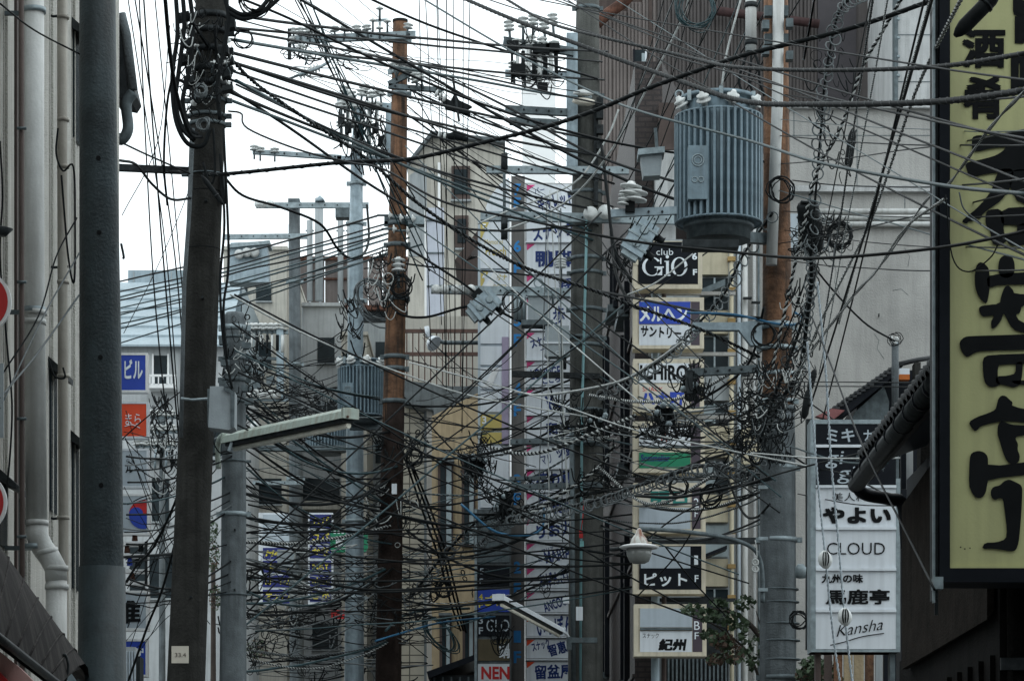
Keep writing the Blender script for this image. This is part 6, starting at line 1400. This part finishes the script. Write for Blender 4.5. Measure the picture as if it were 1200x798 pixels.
TG = [(238,60,30,62,26,170,'dense knot of wires round the leaning pole top'),(238,110,24,40,25.7,60,'wires and clamps on the leaning pole'),
 (455,335,26,46,39.8,80,'knot of wires on the upper wooden pole'),(410,380,16,40,45.5,40,'leads beside the steel pole'),(285,420,22,55,34,90,'knot of wires on the short concrete pole'),
 (470,520,30,22,40,50,'wires at the middle of the wooden pole'),(458,600,32,60,40,90,'tangle on the dark lower wooden pole'),(455,700,44,46,40,110,'dense tangle around the lower wooden pole'),
 (350,690,70,55,45,110,'tangle before the blue bar signs'),(300,730,45,60,44,90,'tangle right of the short pole'),(205,540,30,60,45,70,'tangle behind the leaning pole'),(340,480,60,40,52,90,'tangle round the far transformer'),
 (190,490,16,30,60,40,'far tangle by the orange sign'),(560,540,20,30,41,80,'knot of wires at the tower crossarm'),(590,590,26,18,40,50,'dangling wires by the number column'),(640,565,50,9,40,34,'wires sagging across the flower panel'),
 (695,500,50,14,39,70,'wires on the concrete pole at green sign height'),(668,470,30,12,39.5,26,'wires across the name tower'),(810,450,22,22,29.9,60,'clamps and leads under the bracket arm'),(785,498,36,15,31.5,80,'knot of wires over the green sign'),
 (905,470,34,45,29.3,150,'dense knot at the joint of the spliced pole'),(895,520,30,26,29.5,80,'wires over the sleeve of the spliced pole'),(935,400,20,70,28.7,90,'leads beside the orange pole'),(960,275,34,26,28.4,100,'tangle round the black splice closure'),
 (740,310,24,18,38.5,40,'leads below the line switch'),(590,740,14,24,42,40,'leads beside the dark directory'),(700,570,40,20,38.5,60,'wires between pole and box signs'),(530,670,40,40,41,60,'tangle across the ochre wall'),
 (425,150,30,30,45.5,36,'jumpers on the steel pole fuses'),(630,70,34,36,39.6,40,'jumpers on the switch pole'),(868,500,34,34,30,60,'wires left of the sleeve'),(380,60,45,30,39.8,26,'fine jumpers on the top crossarm'),
 (975,120,26,90,27.5,50,'loose leads before the grey facade'),(400,760,90,40,50,130,'low tangle of cables at the foot of the street'),(640,690,4,4,40,3,'stray wire ends')]
for i, (cx, cy, rx, ry, Y, n, lb) in enumerate(TG):
    tangle(cx, cy, rx, ry, Y, int(n*(.55 if cy < 560 else .32)), lb, rings=max(3,n//9)); 
    if n > 60: tangle(cx, cy, rx*.9, ry*.9, Y, n//7, lb + ', pale strands', mats=(cab_grey if i%2 else cab_pale,), w_=(.7,1.5), rings=2)
def linemesh(n, A, B, sag, wr, label, m, wob=1.2):
    mb = MB(); o = None
    for i in range(n):
        x0, y0, Y0 = rnd.uniform(A[0],A[1]), rnd.uniform(A[2],A[3]), A[4]+rnd.gauss(0,.6); x1, y1, Y1 = rnd.uniform(B[0],B[1]), rnd.uniform(B[2],B[3]), B[4]+rnd.gauss(0,.6)
        sg = rnd.uniform(*sag); K = 9; ph = rnd.random()*6
        mb.tube(smooth([P(x0+(x1-x0)*k/K, y0+(y1-y0)*k/K+4*sg*(k/K)*(1-k/K)+wob*math.sin(ph+k*1.7), Y0+(Y1-Y0)*k/K) for k in range(K+1)],3), S(rnd.uniform(*wr)/2,(Y0+Y1)/2), 4)
    solo('cable_mesh', mb, m, label, 'cables', kind='stuff', loc=P((A[0]+B[0])/2,(A[2]+B[2])/2,(A[4]+B[4])/2))
linemesh(26, (285,292,540,795,42), (450,560,540,790,44), (1,16), (.7,1.5), 'mass of fine level wires left of the lower wooden pole', cab_black)
linemesh(13, (262,300,470,700,46), (560,600,500,740,48), (2,22), (.7,1.4), 'mass of fine wires crossing behind the lower wooden pole', cab_teal)
linemesh(9, (262,300,600,795,42), (440,560,640,780,43), (2,14), (.8,1.6), 'scattered pale wires low on the left of the street', cab_grey)
linemesh(24, (145,152,480,790,46), (205,270,480,790,46), (1,8), (.8,1.5), 'fine wires between the box signs and the leaning pole', cab_black)
linemesh(16, (285,300,380,520,50), (400,470,380,540,50), (2,14), (.7,1.3), 'fine wires round the far transformers', cab_black)
linemesh(14, (470,500,380,560,43), (600,690,400,560,41), (2,18), (.7,1.3), 'fine wires before the iron balcony and ochre wall', cab_black)
linemesh(8, (690,700,420,600,38), (860,905,430,590,30.5), (4,30), (.7,1.5), 'fine wires sagging over the middle box signs', cab_black)
linemesh(4, (690,700,440,600,37), (860,905,460,560,30.5), (8,30), (.8,1.6), 'pale wires sagging over the middle box signs', cab_grey)
linemesh(14, (300,420,-8,110,42), (600,690,60,250,41), (2,14), (.6,1.0), 'very fine wires in the sky round the wooden pole', cab_black)
for k, pts in enumerate(([(476,540),(496,600),(515,655),(528,705),(540,738)],[(480,540),(500,596),(519,650),(532,700),(543,738)],[(484,545),(503,592),(523,648),(536,700),(546,740)])):
    C(pts, 40, 42, w_=2.6, label=['left','middle','right'][k]+' strand of the thick bundle slanting down across the ochre wall')
for (x,y,Y,r) in ((810,450,29.9,10),(560,540,40.9,9),(780,485,31.4,12),(590,585,39.8,12),(700,486,38.8,10)):
    t = T('cable_clamp_cluster', {810:'cluster of dark clamps hanging from the lower bracket arm',560:'cluster of clamps at the end of the tower crossarm',780:'cluster of dark clamps above the green sign',590:'cluster of dark clamps by the number three',700:'cluster of dark clamps on the concrete pole'}[x], 'cable clamp', P(x,y,Y))
    for k in range(9): t.part('clamp', MB().beam(P(x+rnd.uniform(-r,r),y+rnd.uniform(-r,0),Y), P(x+rnd.uniform(-r,r),y+rnd.uniform(5,r*2.2),Y+.05), .035, .04), rubber)
    for k in range(4): t.part('connector', MB().lathe(P(x+rnd.uniform(-r,r),y+rnd.uniform(-r,r),Y-.05), [(-.03,.02),(0,.04),(.03,.02)], (rnd.uniform(-1,1),0,1), 10), galv)

print('cables', NC)
